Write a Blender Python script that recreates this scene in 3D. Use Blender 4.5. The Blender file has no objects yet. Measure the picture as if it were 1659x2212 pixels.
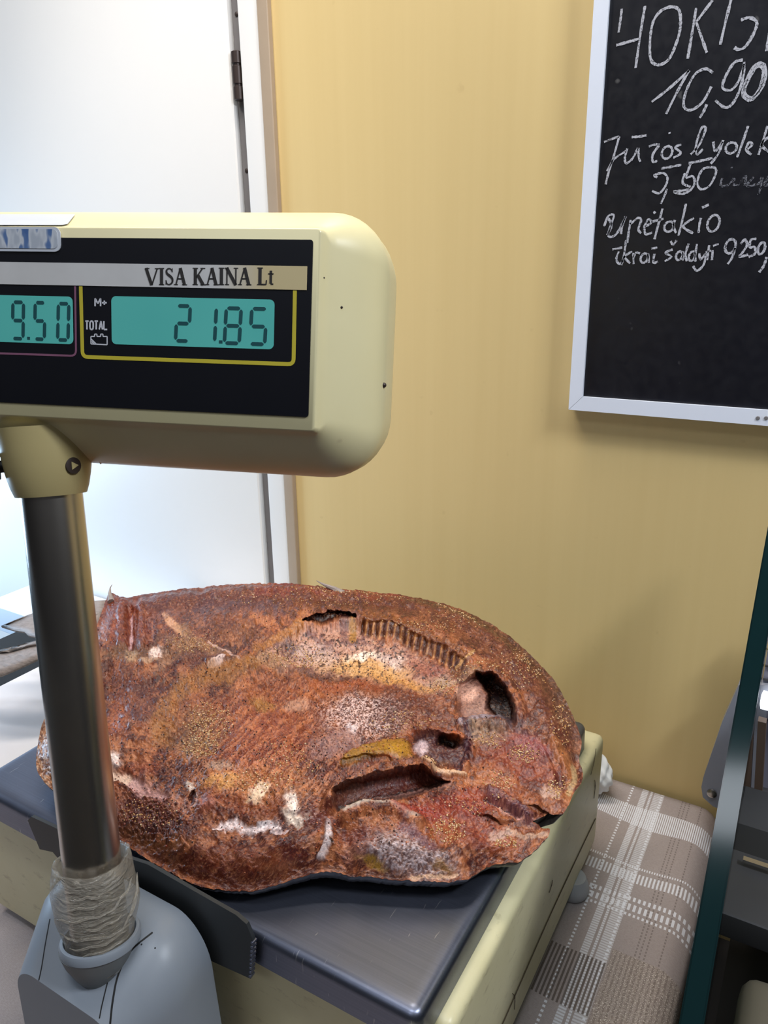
import bpy, bmesh, math, random
import numpy as np
from mathutils import Matrix, Vector
from mathutils.bvhtree import BVHTree

random.seed(7)
rng = np.random.default_rng(7)
SC = bpy.context.scene

# ------------------------------------------------------------------ camera
FPX, CX, CY = 1640.0, 829.5, 1106.0
CAM = np.array([0.0, 0.0, 0.35])
M = np.array([[0.86349175, 0.14528937, -0.48298344],
              [0.5041706, -0.27509284, 0.81861831],
              [-0.01392874, -0.9503762, -0.31079102]])      # world axes in camera coordinates
u_, s_, v_ = np.linalg.svd(M)
M = u_ @ v_
cam_data = bpy.data.cameras.new('camera')
cam_data.sensor_fit = 'VERTICAL'
cam_data.sensor_height = 36.0
cam_data.lens = FPX * 36.0 / 2212.0
cam_data.clip_start = 0.01
cam = bpy.data.objects.new('camera', cam_data)
SC.collection.objects.link(cam)
R = np.column_stack([M @ [1, 0, 0], M @ [0, -1, 0], M @ [0, 0, -1]])
mw = Matrix([list(R[i]) + [CAM[i]] for i in range(3)] + [[0, 0, 0, 1]])
cam.matrix_world = mw
SC.camera = cam

# ------------------------------------------------------------------ colour management, world, lights
SC.view_settings.view_transform = 'Standard'
SC.view_settings.look = 'None'
SC.view_settings.exposure = 0.0
SC.view_settings.gamma = 1.0
SC.view_settings.use_curve_mapping = False
world = bpy.data.worlds.new('world')
SC.world = world
world.use_nodes = True
wt = world.node_tree
bg = wt.nodes['Background']
wtc = wt.nodes.new('ShaderNodeTexCoord')
wsp = wt.nodes.new('ShaderNodeSeparateXYZ')
wrp = wt.nodes.new('ShaderNodeValToRGB')
wt.links.new(wtc.outputs['Generated'], wsp.inputs[0])
wt.links.new(wsp.outputs[2], wrp.inputs[0])
el = wrp.color_ramp.elements
el[0].position, el[0].color = 0.0, (0.05, 0.05, 0.055, 1)
el[1].position, el[1].color = 0.55, (0.72, 0.74, 0.80, 1)
e_ = el.new(0.18)
e_.color = (0.20, 0.20, 0.21, 1)
wt.links.new(wrp.outputs[0], bg.inputs[0])
bg.inputs[1].default_value = 0.24


def look(o, target):
    d = Vector(target) - o.location
    o.rotation_euler = d.to_track_quat('-Z', 'Y').to_euler()


def area(name, loc, target, sx, sy, power, col):
    l = bpy.data.lights.new(name, 'AREA')
    l.shape = 'RECTANGLE'
    l.size, l.size_y, l.energy, l.color = sx, sy, power, col
    o = bpy.data.objects.new(name, l)
    SC.collection.objects.link(o)
    o.location = loc
    look(o, target)
    return o


def spot(name, loc, target, power, col, deg, blend, rad):
    l = bpy.data.lights.new(name, 'SPOT')
    l.energy, l.color, l.spot_size, l.spot_blend, l.shadow_soft_size = power, col, math.radians(deg), blend, rad
    o = bpy.data.objects.new(name, l)
    SC.collection.objects.link(o)
    o.location = loc
    look(o, target)
    return o


area('ceiling_tube_light', (-0.40, 0.44, 1.15), (-0.38, 0.42, 0.0), 0.8, 0.12, 9.0, (1.0, 0.93, 0.85))
spot('door_spot_light', (-0.66, -0.10, 1.35), (-0.66, 0.66, 0.22), 27, (1.0, 0.95, 0.88), 40, 1.0, 0.07)
area('case_strip_light', (0.50, 0.27, 0.90), (-0.15, 0.32, -0.05), 0.25, 0.10, 7.5, (0.86, 0.92, 1.0))
area('shop_ceiling_light', (-0.15, -1.5, 1.9), (-0.15, 0.6, 0.3), 1.1, 0.4, 6.0, (0.80, 0.88, 1.0))
area('counter_ceiling_light', (-0.10, -0.32, 2.2), (-0.25, 0.35, 0.0), 0.9, 0.2, 14.0, (0.86, 0.92, 1.0))
area('left_cool_fill_light', (-1.35, 0.30, 0.10), (-0.80, 0.66, 0.02), 0.3, 0.3, 6.0, (0.52, 0.74, 1.0))  # added unseen cool fill that tints the lower door blue


# ------------------------------------------------------------------ pixel geometry (measuring the photograph)
def ray(px, py):
    return M @ np.array([px - CX, py - CY, FPX])


def on_z(px, py, z):
    r = ray(px, py)
    return CAM + r * ((z - CAM[2]) / r[2])


def on_y(px, py, y):
    r = ray(px, py)
    return CAM + r * (y / r[1])


def on_x(px, py, x):
    r = ray(px, py)
    return CAM + r * (x / r[0])


def at_depth(px, py, d):
    return CAM + ray(px, py) / FPX * d


def project(P):
    c = (P - CAM) @ M
    return CX + FPX * c[:, 0] / c[:, 2], CY + FPX * c[:, 1] / c[:, 2]


# ------------------------------------------------------------------ node helpers
def lin(r, g, b):
    f = lambda c: (c / 255 / 12.92) if c / 255 <= 0.04045 else ((c / 255 + 0.055) / 1.055) ** 2.4
    return (f(r), f(g), f(b), 1.0)


class NT:
    def __init__(self, name):
        self.mat = bpy.data.materials.new(name)
        self.mat.use_nodes = True
        self.t = self.mat.node_tree
        self.b = self.t.nodes['Principled BSDF']
        self.out = self.t.nodes['Material Output']
        self._co = None

    def node(self, typ, **kw):
        n = self.t.nodes.new(typ)
        for k, v in kw.items():
            setattr(n, k, v)
        return n

    def link(self, a, b):
        self.t.links.new(a, b)

    def setin(self, sock, v):
        if hasattr(v, 'node'):
            self.link(v, sock)
        elif v is not None:
            sock.default_value = v

    def co(self):
        if self._co is None:
            self._co = self.node('ShaderNodeTexCoord').outputs['Object']
        return self._co

    def xyz(self):
        s = self.node('ShaderNodeSeparateXYZ')
        self.link(self.co(), s.inputs[0])
        return s.outputs

    def m(self, op, a, b=None, c=None):
        n = self.node('ShaderNodeMath', operation=op)
        self.setin(n.inputs[0], a)
        if b is not None:
            self.setin(n.inputs[1], b)
        if c is not None:
            self.setin(n.inputs[2], c)
        return n.outputs[0]

    def scaled(self, s):
        mp = self.node('ShaderNodeMapping')
        mp.inputs['Scale'].default_value = s
        self.link(self.co(), mp.inputs[0])
        return mp.outputs[0]

    def noise(self, scale, detail=3, rough=0.5, vec=None, dist=0.0):
        n = self.node('ShaderNodeTexNoise')
        n.inputs['Scale'].default_value = scale
        n.inputs['Detail'].default_value = detail
        n.inputs['Roughness'].default_value = rough
        n.inputs['Distortion'].default_value = dist
        self.link(vec if vec is not None else self.co(), n.inputs['Vector'])
        return n.outputs[0]

    def ramp(self, fac, stops):
        n = self.node('ShaderNodeValToRGB')
        el = n.color_ramp.elements
        while len(el) < len(stops):
            el.new(0.5)
        for e, (p, c) in zip(el, stops):
            e.position = p
            e.color = c if len(c) == 4 else (*c, 1)
        self.link(fac, n.inputs[0])
        return n.outputs[0]

    def mix(self, fac, a, b, mode='MIX'):
        n = self.node('ShaderNodeMix', data_type='RGBA', blend_type=mode)
        self.setin(n.inputs[0], fac)
        self.setin(n.inputs[6], a)
        self.setin(n.inputs[7], b)
        return n.outputs[2]

    def bump(self, h, strength=0.3, dist=0.001):
        n = self.node('ShaderNodeBump')
        n.inputs['Strength'].default_value = strength
        n.inputs['Distance'].default_value = dist
        self.link(h, n.inputs['Height'])
        self.link(n.outputs[0], self.b.inputs['Normal'])
        return n

    def set(self, color=None, rough=None, metal=None, **kw):
        self.setin(self.b.inputs['Base Color'], color)
        self.setin(self.b.inputs['Roughness'], rough)
        self.setin(self.b.inputs['Metallic'], metal)
        for k, v in kw.items():
            self.setin(self.b.inputs[k.replace('_', ' ')], v)
        return self.mat


def plain(name, rgb, rough=0.5, metal=0.0, var=0.12, scale=40.0, bump=0.0, **kw):
    """a one-colour material with a little procedural variation"""
    n = NT(name)
    c = lin(*rgb)
    d = tuple(max(0, x * (1 - var)) for x in c[:3]) + (1,)
    f = n.noise(scale, 4, 0.6)
    col = n.mix(f, d, c)
    n.set(col, rough, metal, **kw)
    if bump:
        n.bump(f, bump, 0.0006)
    return n.mat


# ------------------------------------------------------------------ object helpers
ROOTS = {}


def thing(name, label, cat, loc=(0, 0, 0), group=None):
    o = bpy.data.objects.new(name, None)
    o.empty_display_size = 0.02
    SC.collection.objects.link(o)
    o.location = loc
    o['label'] = label
    o['category'] = cat
    if group:
        o['group'] = group
    return o


def parent_to(o, p):
    o.parent = p
    inv = Matrix.Translation(p.location).inverted() if p.type == 'EMPTY' else Matrix.Identity(4)
    o.matrix_parent_inverse = inv


def link_mesh(name, me, mat, parent=None, smooth=True):
    if isinstance(mat, (list, tuple)):
        for x in mat:
            me.materials.append(x)
    else:
        me.materials.append(mat)
    if smooth:
        me.polygons.foreach_set('use_smooth', [True] * len(me.polygons))
    me.update()
    o = bpy.data.objects.new(name, me)
    SC.collection.objects.link(o)
    if parent is not None:
        parent_to(o, parent)
    return o


def pydata(name, V, F, mat, parent=None, smooth=False, auto=None):
    me = bpy.data.meshes.new(name)
    me.from_pydata([tuple(map(float, v)) for v in V], [], F)
    o = link_mesh(name, me, mat, parent, smooth)
    if auto is not None:
        sharp_by_angle(me, auto)
    return o


def sharp_by_angle(me, deg):
    bm = bmesh.new()
    bm.from_mesh(me)
    a = math.radians(deg)
    for f in bm.faces:
        f.smooth = True
    for e in bm.edges:
        if len(e.link_faces) == 2 and e.calc_face_angle(0) > a:
            e.smooth = False
    bm.to_mesh(me)
    bm.free()


def tag(o, label, cat, group=None):
    o['label'] = label
    o['category'] = cat
    if group:
        o['group'] = group
    return o


def struct(o):
    o['kind'] = 'structure'
    return o


def from_bm(name, bm, mat, parent=None, auto=35):
    bmesh.ops.recalc_face_normals(bm, faces=bm.faces)
    me = bpy.data.meshes.new(name)
    bm.to_mesh(me)
    bm.free()
    o = link_mesh(name, me, mat, parent, True)
    sharp_by_angle(me, auto)
    return o


def box_bm(lo, hi, bev=0.0, seg=3, bm=None):
    b2 = bmesh.new()
    bmesh.ops.create_cube(b2, size=1)
    for v in b2.verts:
        v.co = Vector([(lo[i] + hi[i]) / 2 + v.co[i] * (hi[i] - lo[i]) for i in range(3)])
    if bev:
        bmesh.ops.bevel(b2, geom=b2.edges[:], offset=bev, segments=seg, affect='EDGES', profile=0.6)
    if bm is None:
        return b2
    me = bpy.data.meshes.new('t')
    b2.to_mesh(me)
    bm.from_mesh(me)
    bpy.data.meshes.remove(me)
    b2.free()
    return bm


def box(name, lo, hi, mat, parent=None, bev=0.0, seg=3):
    return from_bm(name, box_bm(lo, hi, bev, seg), mat, parent)


def prism_bm(poly, off, bm=None):
    """poly: list of 3D points (planar); off: thickness vector"""
    bm = bm or bmesh.new()
    a = [bm.verts.new(tuple(map(float, p))) for p in poly]
    b = [bm.verts.new(tuple(float(p[i] + off[i]) for i in range(3))) for p in poly]
    n = len(poly)
    bm.faces.new(a)
    bm.faces.new(b[::-1])
    for i in range(n):
        bm.faces.new((a[i], b[i], b[(i + 1) % n], a[(i + 1) % n]))
    return bm


def frame_of(axis):
    axis = np.array(axis, float) / np.linalg.norm(axis)
    t = np.array([1.0, 0, 0]) if abs(axis[0]) < 0.8 else np.array([0, 1.0, 0])
    e1 = np.cross(axis, t)
    e1 /= np.linalg.norm(e1)
    return axis, e1, np.cross(axis, e1)


def lathe(name, p0, axis, prof, mat, parent=None, seg=64, lump=0.0, seed=0, auto=40):
    """prof: list of (t along axis, radius)"""
    ax, e1, e2 = frame_of(axis)
    p0 = np.array(p0)
    V, F = [], []
    r2 = np.random.default_rng(seed)
    ph = r2.uniform(0, 6.28, 12)
    for i, (t, r) in enumerate(prof):
        for k in range(seg):
            a = 2 * math.pi * k / seg
            rr = r
            if lump:
                rr += lump * (math.sin(3 * a + ph[0] + t * 160) * 0.5 + math.sin(7 * a + ph[1] - t * 330) * 0.3
                              + math.sin(13 * a + ph[2] + t * 700) * 0.2)
            V.append(p0 + ax * t + (e1 * math.cos(a) + e2 * math.sin(a)) * rr)
    for i in range(len(prof) - 1):
        for k in range(seg):
            k2 = (k + 1) % seg
            F.append((i * seg + k, i * seg + k2, (i + 1) * seg + k2, (i + 1) * seg + k))
    if prof[0][1] > 1e-5:
        F.append(tuple(range(seg))[::-1])
    if prof[-1][1] > 1e-5:
        F.append(tuple((len(prof) - 1) * seg + k for k in range(seg)))
    return pydata(name, V, F, mat, parent, True, auto)


def ribbon(bm, pts, widths, nrm, th):
    """flat stroke along 3D polyline pts lying on a surface of normal nrm"""
    pts = [np.array(p, float) for p in pts]
    n = len(pts)
    nrm = np.array(nrm, float)
    rows = []
    for i in range(n):
        d = pts[min(i + 1, n - 1)] - pts[max(i - 1, 0)]
        L = np.linalg.norm(d)
        d = d / L if L > 1e-9 else np.array([1.0, 0, 0])
        s = np.cross(nrm, d)
        s /= np.linalg.norm(s) + 1e-12
        w = widths[i] if hasattr(widths, '__len__') else widths
        a, b = pts[i] - s * w / 2, pts[i] + s * w / 2
        rows.append([bm.verts.new(tuple(a)), bm.verts.new(tuple(b)),
                     bm.verts.new(tuple(b + nrm * th)), bm.verts.new(tuple(a + nrm * th))])
    for i in range(n - 1):
        for k in range(4):
            bm.faces.new((rows[i][k], rows[i][(k + 1) % 4], rows[i + 1][(k + 1) % 4], rows[i + 1][k]))
    bm.faces.new(rows[0][::-1])
    bm.faces.new(rows[-1])


def smooth_line(pts, n=6, closed=False):
    P = [np.array(p, float) for p in pts]
    N = len(P)
    if N < 3 and not closed:
        return [P[0] + (P[1] - P[0]) * t for t in np.linspace(0, 1, n + 1)]
    out = []
    rngi = range(N) if closed else range(N - 1)
    for i in rngi:
        if closed:
            p0, p1, p2, p3 = P[(i - 1) % N], P[i], P[(i + 1) % N], P[(i + 2) % N]
        else:
            p0, p1, p2, p3 = P[max(i - 1, 0)], P[i], P[i + 1], P[min(i + 2, N - 1)]
        for t in np.arange(n) / n:
            out.append(0.5 * ((2 * p1) + (p2 - p0) * t + (2 * p0 - 5 * p1 + 4 * p2 - p3) * t * t
                              + (3 * p1 - p0 - 3 * p2 + p3) * t ** 3))
    if not closed:
        out.append(P[-1])
    return out


# ------------------------------------------------------------------ numpy noise
def hsh(ix, iy, seed):
    h = np.sin(ix * 127.1 + iy * 311.7 + seed * 74.7) * 43758.5453
    return h - np.floor(h)


def vnoise(x, y, seed=0):
    ix, iy = np.floor(x), np.floor(y)
    fx, fy = x - ix, y - iy
    fx = fx * fx * fx * (fx * (fx * 6 - 15) + 10)
    fy = fy * fy * fy * (fy * (fy * 6 - 15) + 10)
    a, b = hsh(ix, iy, seed), hsh(ix + 1, iy, seed)
    c, d = hsh(ix, iy + 1, seed), hsh(ix + 1, iy + 1, seed)
    return (a + (b - a) * fx) * (1 - fy) + (c + (d - c) * fx) * fy


def fbm(x, y, scale, octv=4, seed=0, rough=0.55):
    s, amp, tot = 0.0, 1.0, 0.0
    for o in range(octv):
        s = s + amp * vnoise(x * scale + 17.3 * o, y * scale - 9.1 * o, seed + o)
        tot += amp
        amp *= rough
        scale *= 2.03
    return s / tot


# ------------------------------------------------------------------ setting: wall, door, counter, floor
WY = 0.665          # wall plane
CZ = -0.14          # counter top

n = NT('yellow_wall_panel')
g = n.noise(1.0, 5, 0.6, n.scaled((90, 1, 2.2)))
g2 = n.noise(1.0, 3, 0.5, n.scaled((14, 1, 0.7)))
c = n.mix(n.m('MULTIPLY_ADD', g, 0.5, 0.25), lin(206, 178, 119), lin(222, 196, 138))
c = n.mix(n.m('MULTIPLY', g2, 0.35), c, lin(200, 170, 112))
spk = n.ramp(n.noise(60, 2, 0.5), [(0.72, (0, 0, 0)), (0.78, (1, 1, 1))])
c = n.mix(n.m('MULTIPLY', spk, 0.12), c, lin(150, 115, 70))
n.set(c, 0.6)
MAT_WALL = n.mat
MAT_DOOR = plain('white_door_paint', (232, 229, 225), 0.35, var=0.05, scale=6)
MAT_TRIM = plain('beige_trim_metal', (172, 152, 130), 0.4, var=0.15)
MAT_SEAL = plain('grey_door_seal', (120, 116, 116), 0.5, var=0.25, scale=25)
MAT_HINGE = plain('dark_hinge_metal', (70, 58, 54), 0.4, 0.4, var=0.4)
MAT_FLOOR = plain('grey_floor_tile', (110, 105, 100), 0.5)
MAT_STEEL_DARK = plain('counter_grey', (120, 118, 116), 0.5)

xs = lambda px, py: on_y(px, py, WY)[0]
# left of these the door begins (all edges vertical, measured at mid height)
x_gap0 = on_y(540, 700, WY)[0]
x_gap1 = on_y(560, 700, WY)[0]
x_trim0 = on_y(600, 700, WY)[0]
x_trim1 = on_y(621, 700, WY)[0]

struct(box('wall_back', (x_trim1, WY, -1.0), (1.6, WY + 0.08, 1.5), MAT_WALL))
t1 = struct(box('trim_1', (x_trim0, WY - 0.006, -1.0), (x_trim1, WY + 0.06, 1.5), MAT_TRIM, bev=0.002))
fr = struct(box('trim_2', (x_gap1, WY - 0.004, -1.0), (x_trim0, WY + 0.06, 1.5), MAT_DOOR, bev=0.003))
dr = struct(box('door_1', (-1.75, WY - 0.004, -1.0), (x_gap0, WY + 0.04, 1.5), MAT_DOOR, bev=0.004))
seal = box('door_seal', (x_gap0 + 0.0005, WY + 0.004, -1.0), (x_gap1 - 0.0005, WY + 0.03, 1.5), MAT_SEAL, dr)
for py, h in ((165, 0.022),):
    p = on_y(512, py, WY)
    lathe('door_hinge', (x_gap0 + 0.0065, WY - 0.001, p[2] - h), (0, 0, 1),
          [(0, 0.004), (0.001, 0.0052), (0.012, 0.0052), (0.0125, 0.0042), (0.0145, 0.0042), (0.015, 0.0052),
           (0.030, 0.0052), (0.0305, 0.0042), (0.0325, 0.0042), (0.033, 0.0052), (0.043, 0.0052), (0.044, 0.003)],
          MAT_HINGE, dr, seg=20)
for py in (28, 368):
    p = on_y(507 + (py - 28) * 0.06, py, WY)
    lathe('door_screw', (x_gap0 + 0.006, WY + 0.0045, p[2]), (0, -1, 0), [(0, 0.0024), (0.001, 0.0022), (0.0016, 0.0008)],
          MAT_HINGE, dr, seg=16)
struct(box('front_light_blocker', (-1.3, -0.06, -1.0), (0.5, -0.01, 0.12), plain('dark_light_blocker', (40, 38, 36), 0.7)))  # added unseen slab that keeps front light off the scale
struct(box('floor', (-2.2, -1.5, -1.05), (1.6, WY + 0.1, -1.0), MAT_FLOOR))

counter = thing('counter', 'long grey sales counter under the plaid tablecloth', 'counter', (-0.6, 0.3, -1.0))
box('counter_body', (-0.86, 0.06, -1.0), (-0.06, WY - 0.012, CZ - 0.03), MAT_STEEL_DARK, counter, 0.003)
box('counter_top', (-0.86, 0.045, CZ - 0.03), (-0.056, WY - 0.008, CZ - 0.006), MAT_STEEL_DARK, counter, 0.003)

# tablecloth with woven plaid
n = NT('woven_plaid_tablecloth')
X, Y, Z = n.xyz()
wob = n.m('MULTIPLY', n.m('SUBTRACT', n.noise(14, 1, 0.4), 0.5), 0.016)
Yw = n.m('ADD', Y, wob)


def band(v, a, b):
    return n.m('MULTIPLY', n.m('GREATER_THAN', v, a), n.m('LESS_THAN', v, b))


def hatch(v, freq, duty):
    return n.m('LESS_THAN', n.m('FRACT', n.m('MULTIPLY', v, freq)), duty)


weave_a = hatch(X, 900, 0.5)
weave = n.noise(1.0, 2, 0.6, n.scaled((420, 1500, 1)))
weave2 = n.noise(1.0, 2, 0.6, n.scaled((1500, 300, 1)))
base = n.mix(weave, lin(128, 115, 110), lin(176, 163, 160))
base = n.mix(n.m('MULTIPLY', weave2, 0.5), base, lin(180, 169, 166))
WHITE = lin(232, 232, 238)
DARK = lin(92, 80, 74)


def over(fac, col, amt=1.0):
    global base
    base = n.mix(n.m('MULTIPLY', fac, amt), base, col)


# light strips that run away from the viewer
for a, b, amt in ((-0.100, -0.0945, 0.75), (-0.0925, -0.0905, 0.85), (-0.089, -0.080, 0.65)):
    over(n.m('MULTIPLY', band(X, a, b), n.m('ADD', n.m('MULTIPLY', hatch(Y, 420, 0.55), 0.6), 0.35)), WHITE, amt)
for a in (-0.083, -0.110):
    over(n.m('MULTIPLY', band(X, a, a + 0.002), hatch(Y, 260, 0.5)), WHITE, 0.9)
for a in (-0.064, -0.061, -0.0575, -0.047):
    over(n.m('MULTIPLY', band(X, a, a + 0.0011), hatch(Y, 300, 0.6)), DARK, 0.55)
# broad ribbed white bar near the wall and dotted wavy rows
over(n.m('MULTIPLY', band(Yw, 0.607, 0.634), hatch(X, 560, 0.55)), WHITE, 0.95)
for a, w, f in ((0.552, 0.0025, 500), (0.537, 0.0105, 330), (0.516, 0.005, 260), (0.505, 0.0075, 240), (0.499, 0.003, 300)):
    over(n.m('MULTIPLY', band(Yw, a, a + w), hatch(X, f, 0.5)), WHITE, 0.85)
# dark ribbed patch and the speckled bronze field nearer the camera
over(n.m('MULTIPLY', n.m('MULTIPLY', band(Y, 0.400, 0.447), band(X, -0.125, -0.079)), hatch(X, 330, 0.5)), DARK, 0.9)
fld = n.m('MULTIPLY', band(Y, 0.30, 0.462), band(X, -0.079, -0.02))
over(fld, lin(150, 134, 122), 0.55)
over(n.m('MULTIPLY', fld, hatch(X, 300, 0.42)), DARK, 0.45)
over(n.m('MULTIPLY', fld, n.m('GREATER_THAN', n.noise(1300, 2, 0.5), 0.6)), lin(226, 216, 205), 0.8)
over(n.m('MULTIPLY', band(Y, 0.362, 0.365), hatch(X, 400, 0.6)), DARK, 0.6)
over(n.m('MULTIPLY', n.m('MULTIPLY', band(Y, 0.20, 0.36), n.m('GREATER_THAN', X, -0.2)), hatch(X, 260, 0.3)), WHITE, 0.35)
st = n.ramp(n.noise(9, 2, 0.5), [(0.62, (0, 0, 0)), (0.75, (1, 1, 1))])
over(st, lin(150, 120, 96), 0.25)
n.set(base, 0.6)
n.bump(n.m('ADD', weave, weave2), 0.35, 0.0006)
MAT_CLOTH = n.mat


def cloth_mesh():
    x0, x1, y0, y1 = -0.87, -0.026, 0.02, WY - 0.006
    nx, ny = 150, 120
    V, F = [], []
    for j in range(ny + 1):
        for i in range(nx + 1):
            x = x0 + (x1 - x0) * i / nx
            y = y0 + (y1 - y0) * j / ny
            z = CZ
            z -= 0.0022 * (math.sin(x * 31 + y * 12) * math.sin(y * 27 - x * 9)) ** 2 if x > -0.12 else 0
            # rounded fall at the right-hand end and the front
            d = x - (x1 - 0.022)
            if d > 0:
                z -= 0.018 * (d / 0.022) ** 2.2
            d = (y0 + 0.02) - y
            if d > 0:
                z -= 0.02 * (d / 0.02) ** 2
            if x < -0.40 and y < 0.22:                # soft folds at the left front
                z -= 0.003 * math.sin((x + y) * 70) ** 2 * min(1, (-0.40 - x) * 12) * min(1, (0.22 - y) * 12)
            V.append((x, y, z))
    for j in range(ny):
        for i in range(nx):
            a = j * (nx + 1) + i
            F.append((a, a + 1, a + nx + 2, a + nx + 1))
    return V, F


V, F = cloth_mesh()
me = bpy.data.meshes.new('tablecloth')
me.from_pydata(V, [], F)
cloth = link_mesh('tablecloth', me, MAT_CLOTH)
sol = cloth.modifiers.new('thickness', 'SOLIDIFY')
sol.thickness = 0.001
sol.offset = -1
tag(cloth, 'beige and white woven plaid tablecloth spread under the weighing scale', 'tablecloth')

# ------------------------------------------------------------------ blackboard
MAT_FRAME = plain('white_board_frame', (226, 230, 240), 0.35, var=0.06, scale=30)
n = NT('black_slate')
f = n.noise(7, 5, 0.65, n.scaled((1, 1, 0.7)))
f2 = n.noise(130, 3, 0.6)
c = n.mix(f, lin(9, 9, 14), lin(21, 21, 30))
dot = n.ramp(n.noise(70, 2, 0.5), [(0.73, (0, 0, 0)), (0.80, (1, 1, 1))])
c = n.mix(n.m('MULTIPLY', dot, 0.22), c, lin(170, 168, 165))
n.set(c, n.ramp(f2, [(0.3, (0.34,) * 3), (0.7, (0.44,) * 3)]))
MAT_SLATE = n.mat
n = NT('white_chalk')
f = n.noise(900, 3, 0.7)
n.set(n.mix(f, lin(110, 110, 120), lin(212, 211, 216)), 0.95)
cut = n.ramp(f, [(0.36, (0, 0, 0)), (0.47, (1, 1, 1))])
n.setin(n.b.inputs['Alpha'], cut)
MAT_CHALK = n.mat
n = NT('faint_chalk')
f = n.noise(900, 3, 0.7)
n.set(lin(140, 140, 148), 0.95)
cut = n.ramp(f, [(0.46, (0, 0, 0)), (0.60, (0.6, 0.6, 0.6))])
n.setin(n.b.inputs['Alpha'], cut)
MAT_CHALK2 = n.mat

BY = WY - 0.016
bx0 = on_y(1228, 885, BY)[0]
bz0 = on_y(1228, 885, BY)[2]
bx0i = on_y(1258, 857, BY)[0]
bz0i = on_y(1258, 857, BY)[2]
bx1, bz1 = 0.18, 0.86
fw = bx0i - bx0
fh = bz0i - bz0
board = thing('chalkboard', 'black chalkboard in a white frame with handwritten chalk prices on the yellow wall', 'chalkboard',
              (0.0, WY, bz0))
box('slate_panel', (bx0 + 0.004, BY + 0.003, bz0 + 0.004), (bx1 - 0.004, WY - 0.0005, bz1 - 0.004), MAT_SLATE, board)


def bar(poly):
    return from_bm('frame_bar', prism_bm([(x, BY, z) for x, z in poly], (0, WY - 0.0006 - BY, 0)), MAT_FRAME, board)


e = 0.0003
bar([(bx0, bz0), (bx0 + fw, bz0 + fh), (bx0 + fw, bz1 - fh), (bx0, bz1)])
bar([(bx0 + e, bz0), (bx1 - e, bz0), (bx1 - fw - e, bz0 + fh), (bx0 + fw + e, bz0 + fh)])
bar([(bx1, bz0), (bx1, bz1), (bx1 - fw, bz1 - fh), (bx1 - fw, bz0 + fh)])
bar([(bx0 + e, bz1), (bx0 + fw + e, bz1 - fh), (bx1 - fw - e, bz1 - fh), (bx1 - e, bz1)])
for px in (1637, 1655):
    p = on_y(px, 903, BY)
    lathe('frame_screw', (p[0], BY - 0.0008, p[2]), (0, 1, 0), [(0, 0.0012), (0.0008, 0.0016)], MAT_SEAL, board, seg=12)

SY = BY + 0.003 - 0.0002


def chalk(strokes, w=0.0022, mat=None, name='chalk_writing'):
    bm = bmesh.new()
    for s in strokes:
        closed = s[0] == 'c'
        pts = s[1:] if closed else s
        P = smooth_line([(a, b) for a, b in pts], 6, closed)
        if closed:
            P.append(P[0])
        W3 = [on_y(1220 + a / 2.353, b / 2.353, SY) for a, b in P]
        ww = [w * (0.75 + 0.5 * random.random()) for _ in W3]
        ribbon(bm, W3, ww, (0, -1, 0), 0.00015)
    return from_bm(name, bm, mat or MAT_CHALK, board)


def oval(cx, cy, rx, ry, tilt=0.2):
    return ['c'] + [(cx + rx * math.cos(a) - tilt * ry * math.sin(a), cy + ry * math.sin(a)) for a in np.linspace(0, 6.28, 11)[:-1]]


chalk([[(290, 45), (282, 110), (274, 165)], [(262, 230), (320, 214), (378, 197)], [(408, 30), (388, 150), (360, 346)],
       ['c', (545, 35), (582, 55), (588, 130), (572, 205), (530, 300), (475, 330), (437, 300), (434, 200), (450, 110), (490, 55)],
       [(668, 40), (652, 140), (625, 298)], [(752, 0), (715, 50), (668, 112)], [(668, 112), (690, 175), (722, 268)],
       [(845, 0), (820, 100), (790, 228)], [(895, 102), (940, 90), (976, 115), (960, 170), (920, 235), (885, 252), (862, 242)],
       [(1060, 60), (1045, 150), (1025, 260)], [(1100, 80), (1070, 160), (1120, 240)]], 0.0019)
chalk([[(442, 518), (530, 450), (632, 358)], [(632, 358), (575, 460), (515, 580)],
       [(752, 370), (715, 350), (660, 380), (615, 470), (605, 540), (640, 560), (700, 520), (745, 440)],
       [(722, 530), (706, 566), (686, 600)],
       [(905, 305), (860, 320), (812, 400), (805, 450), (850, 455), (890, 400), (912, 325)],
       [(912, 315), (905, 400), (880, 480), (845, 535), (810, 545), (765, 510)],
       ['c', (950, 350), (918, 420), (903, 480), (945, 510), (1000, 450), (1022, 380), (1015, 330), (985, 322)],
       ['c', (965, 350), (928, 420), (915, 470), (950, 495), (990, 450), (1008, 380), (1005, 345), (985, 338)]], 0.0018)
chalk([[(200, 722), (240, 706), (277, 694)], [(277, 694), (250, 790), (222, 880), (208, 937)], [(215, 870), (250, 810), (312, 768)],
       [(318, 755), (306, 800), (312, 830), (345, 805), (372, 752)], [(374, 752), (376, 800), (385, 822)], [(340, 697), (380, 694), (415, 688)],
       [(428, 745), (455, 735), (482, 735)], [(480, 738), (448, 785), (448, 822), (470, 818)],
       oval(520, 775, 26, 32), [(592, 735), (562, 750), (590, 778), (552, 802)],
       [(640, 785), (685, 735), (716, 655), (695, 652), (668, 735), (672, 785), (702, 758)],
       [(755, 720), (765, 768), (802, 720)], [(805, 712), (782, 780), (742, 832)], oval(846, 752, 28, 28), [(932, 640), (905, 720), (876, 800)],
       [(925, 760), (952, 738), (938, 722), (922, 760), (948, 786)], [(1030, 640), (1008, 715), (984, 787)],
       [(1045, 690), (1000, 733), (1040, 775)], oval(1090, 750, 26, 28), [(532, 672), (533, 680)]], 0.0016)
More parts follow.
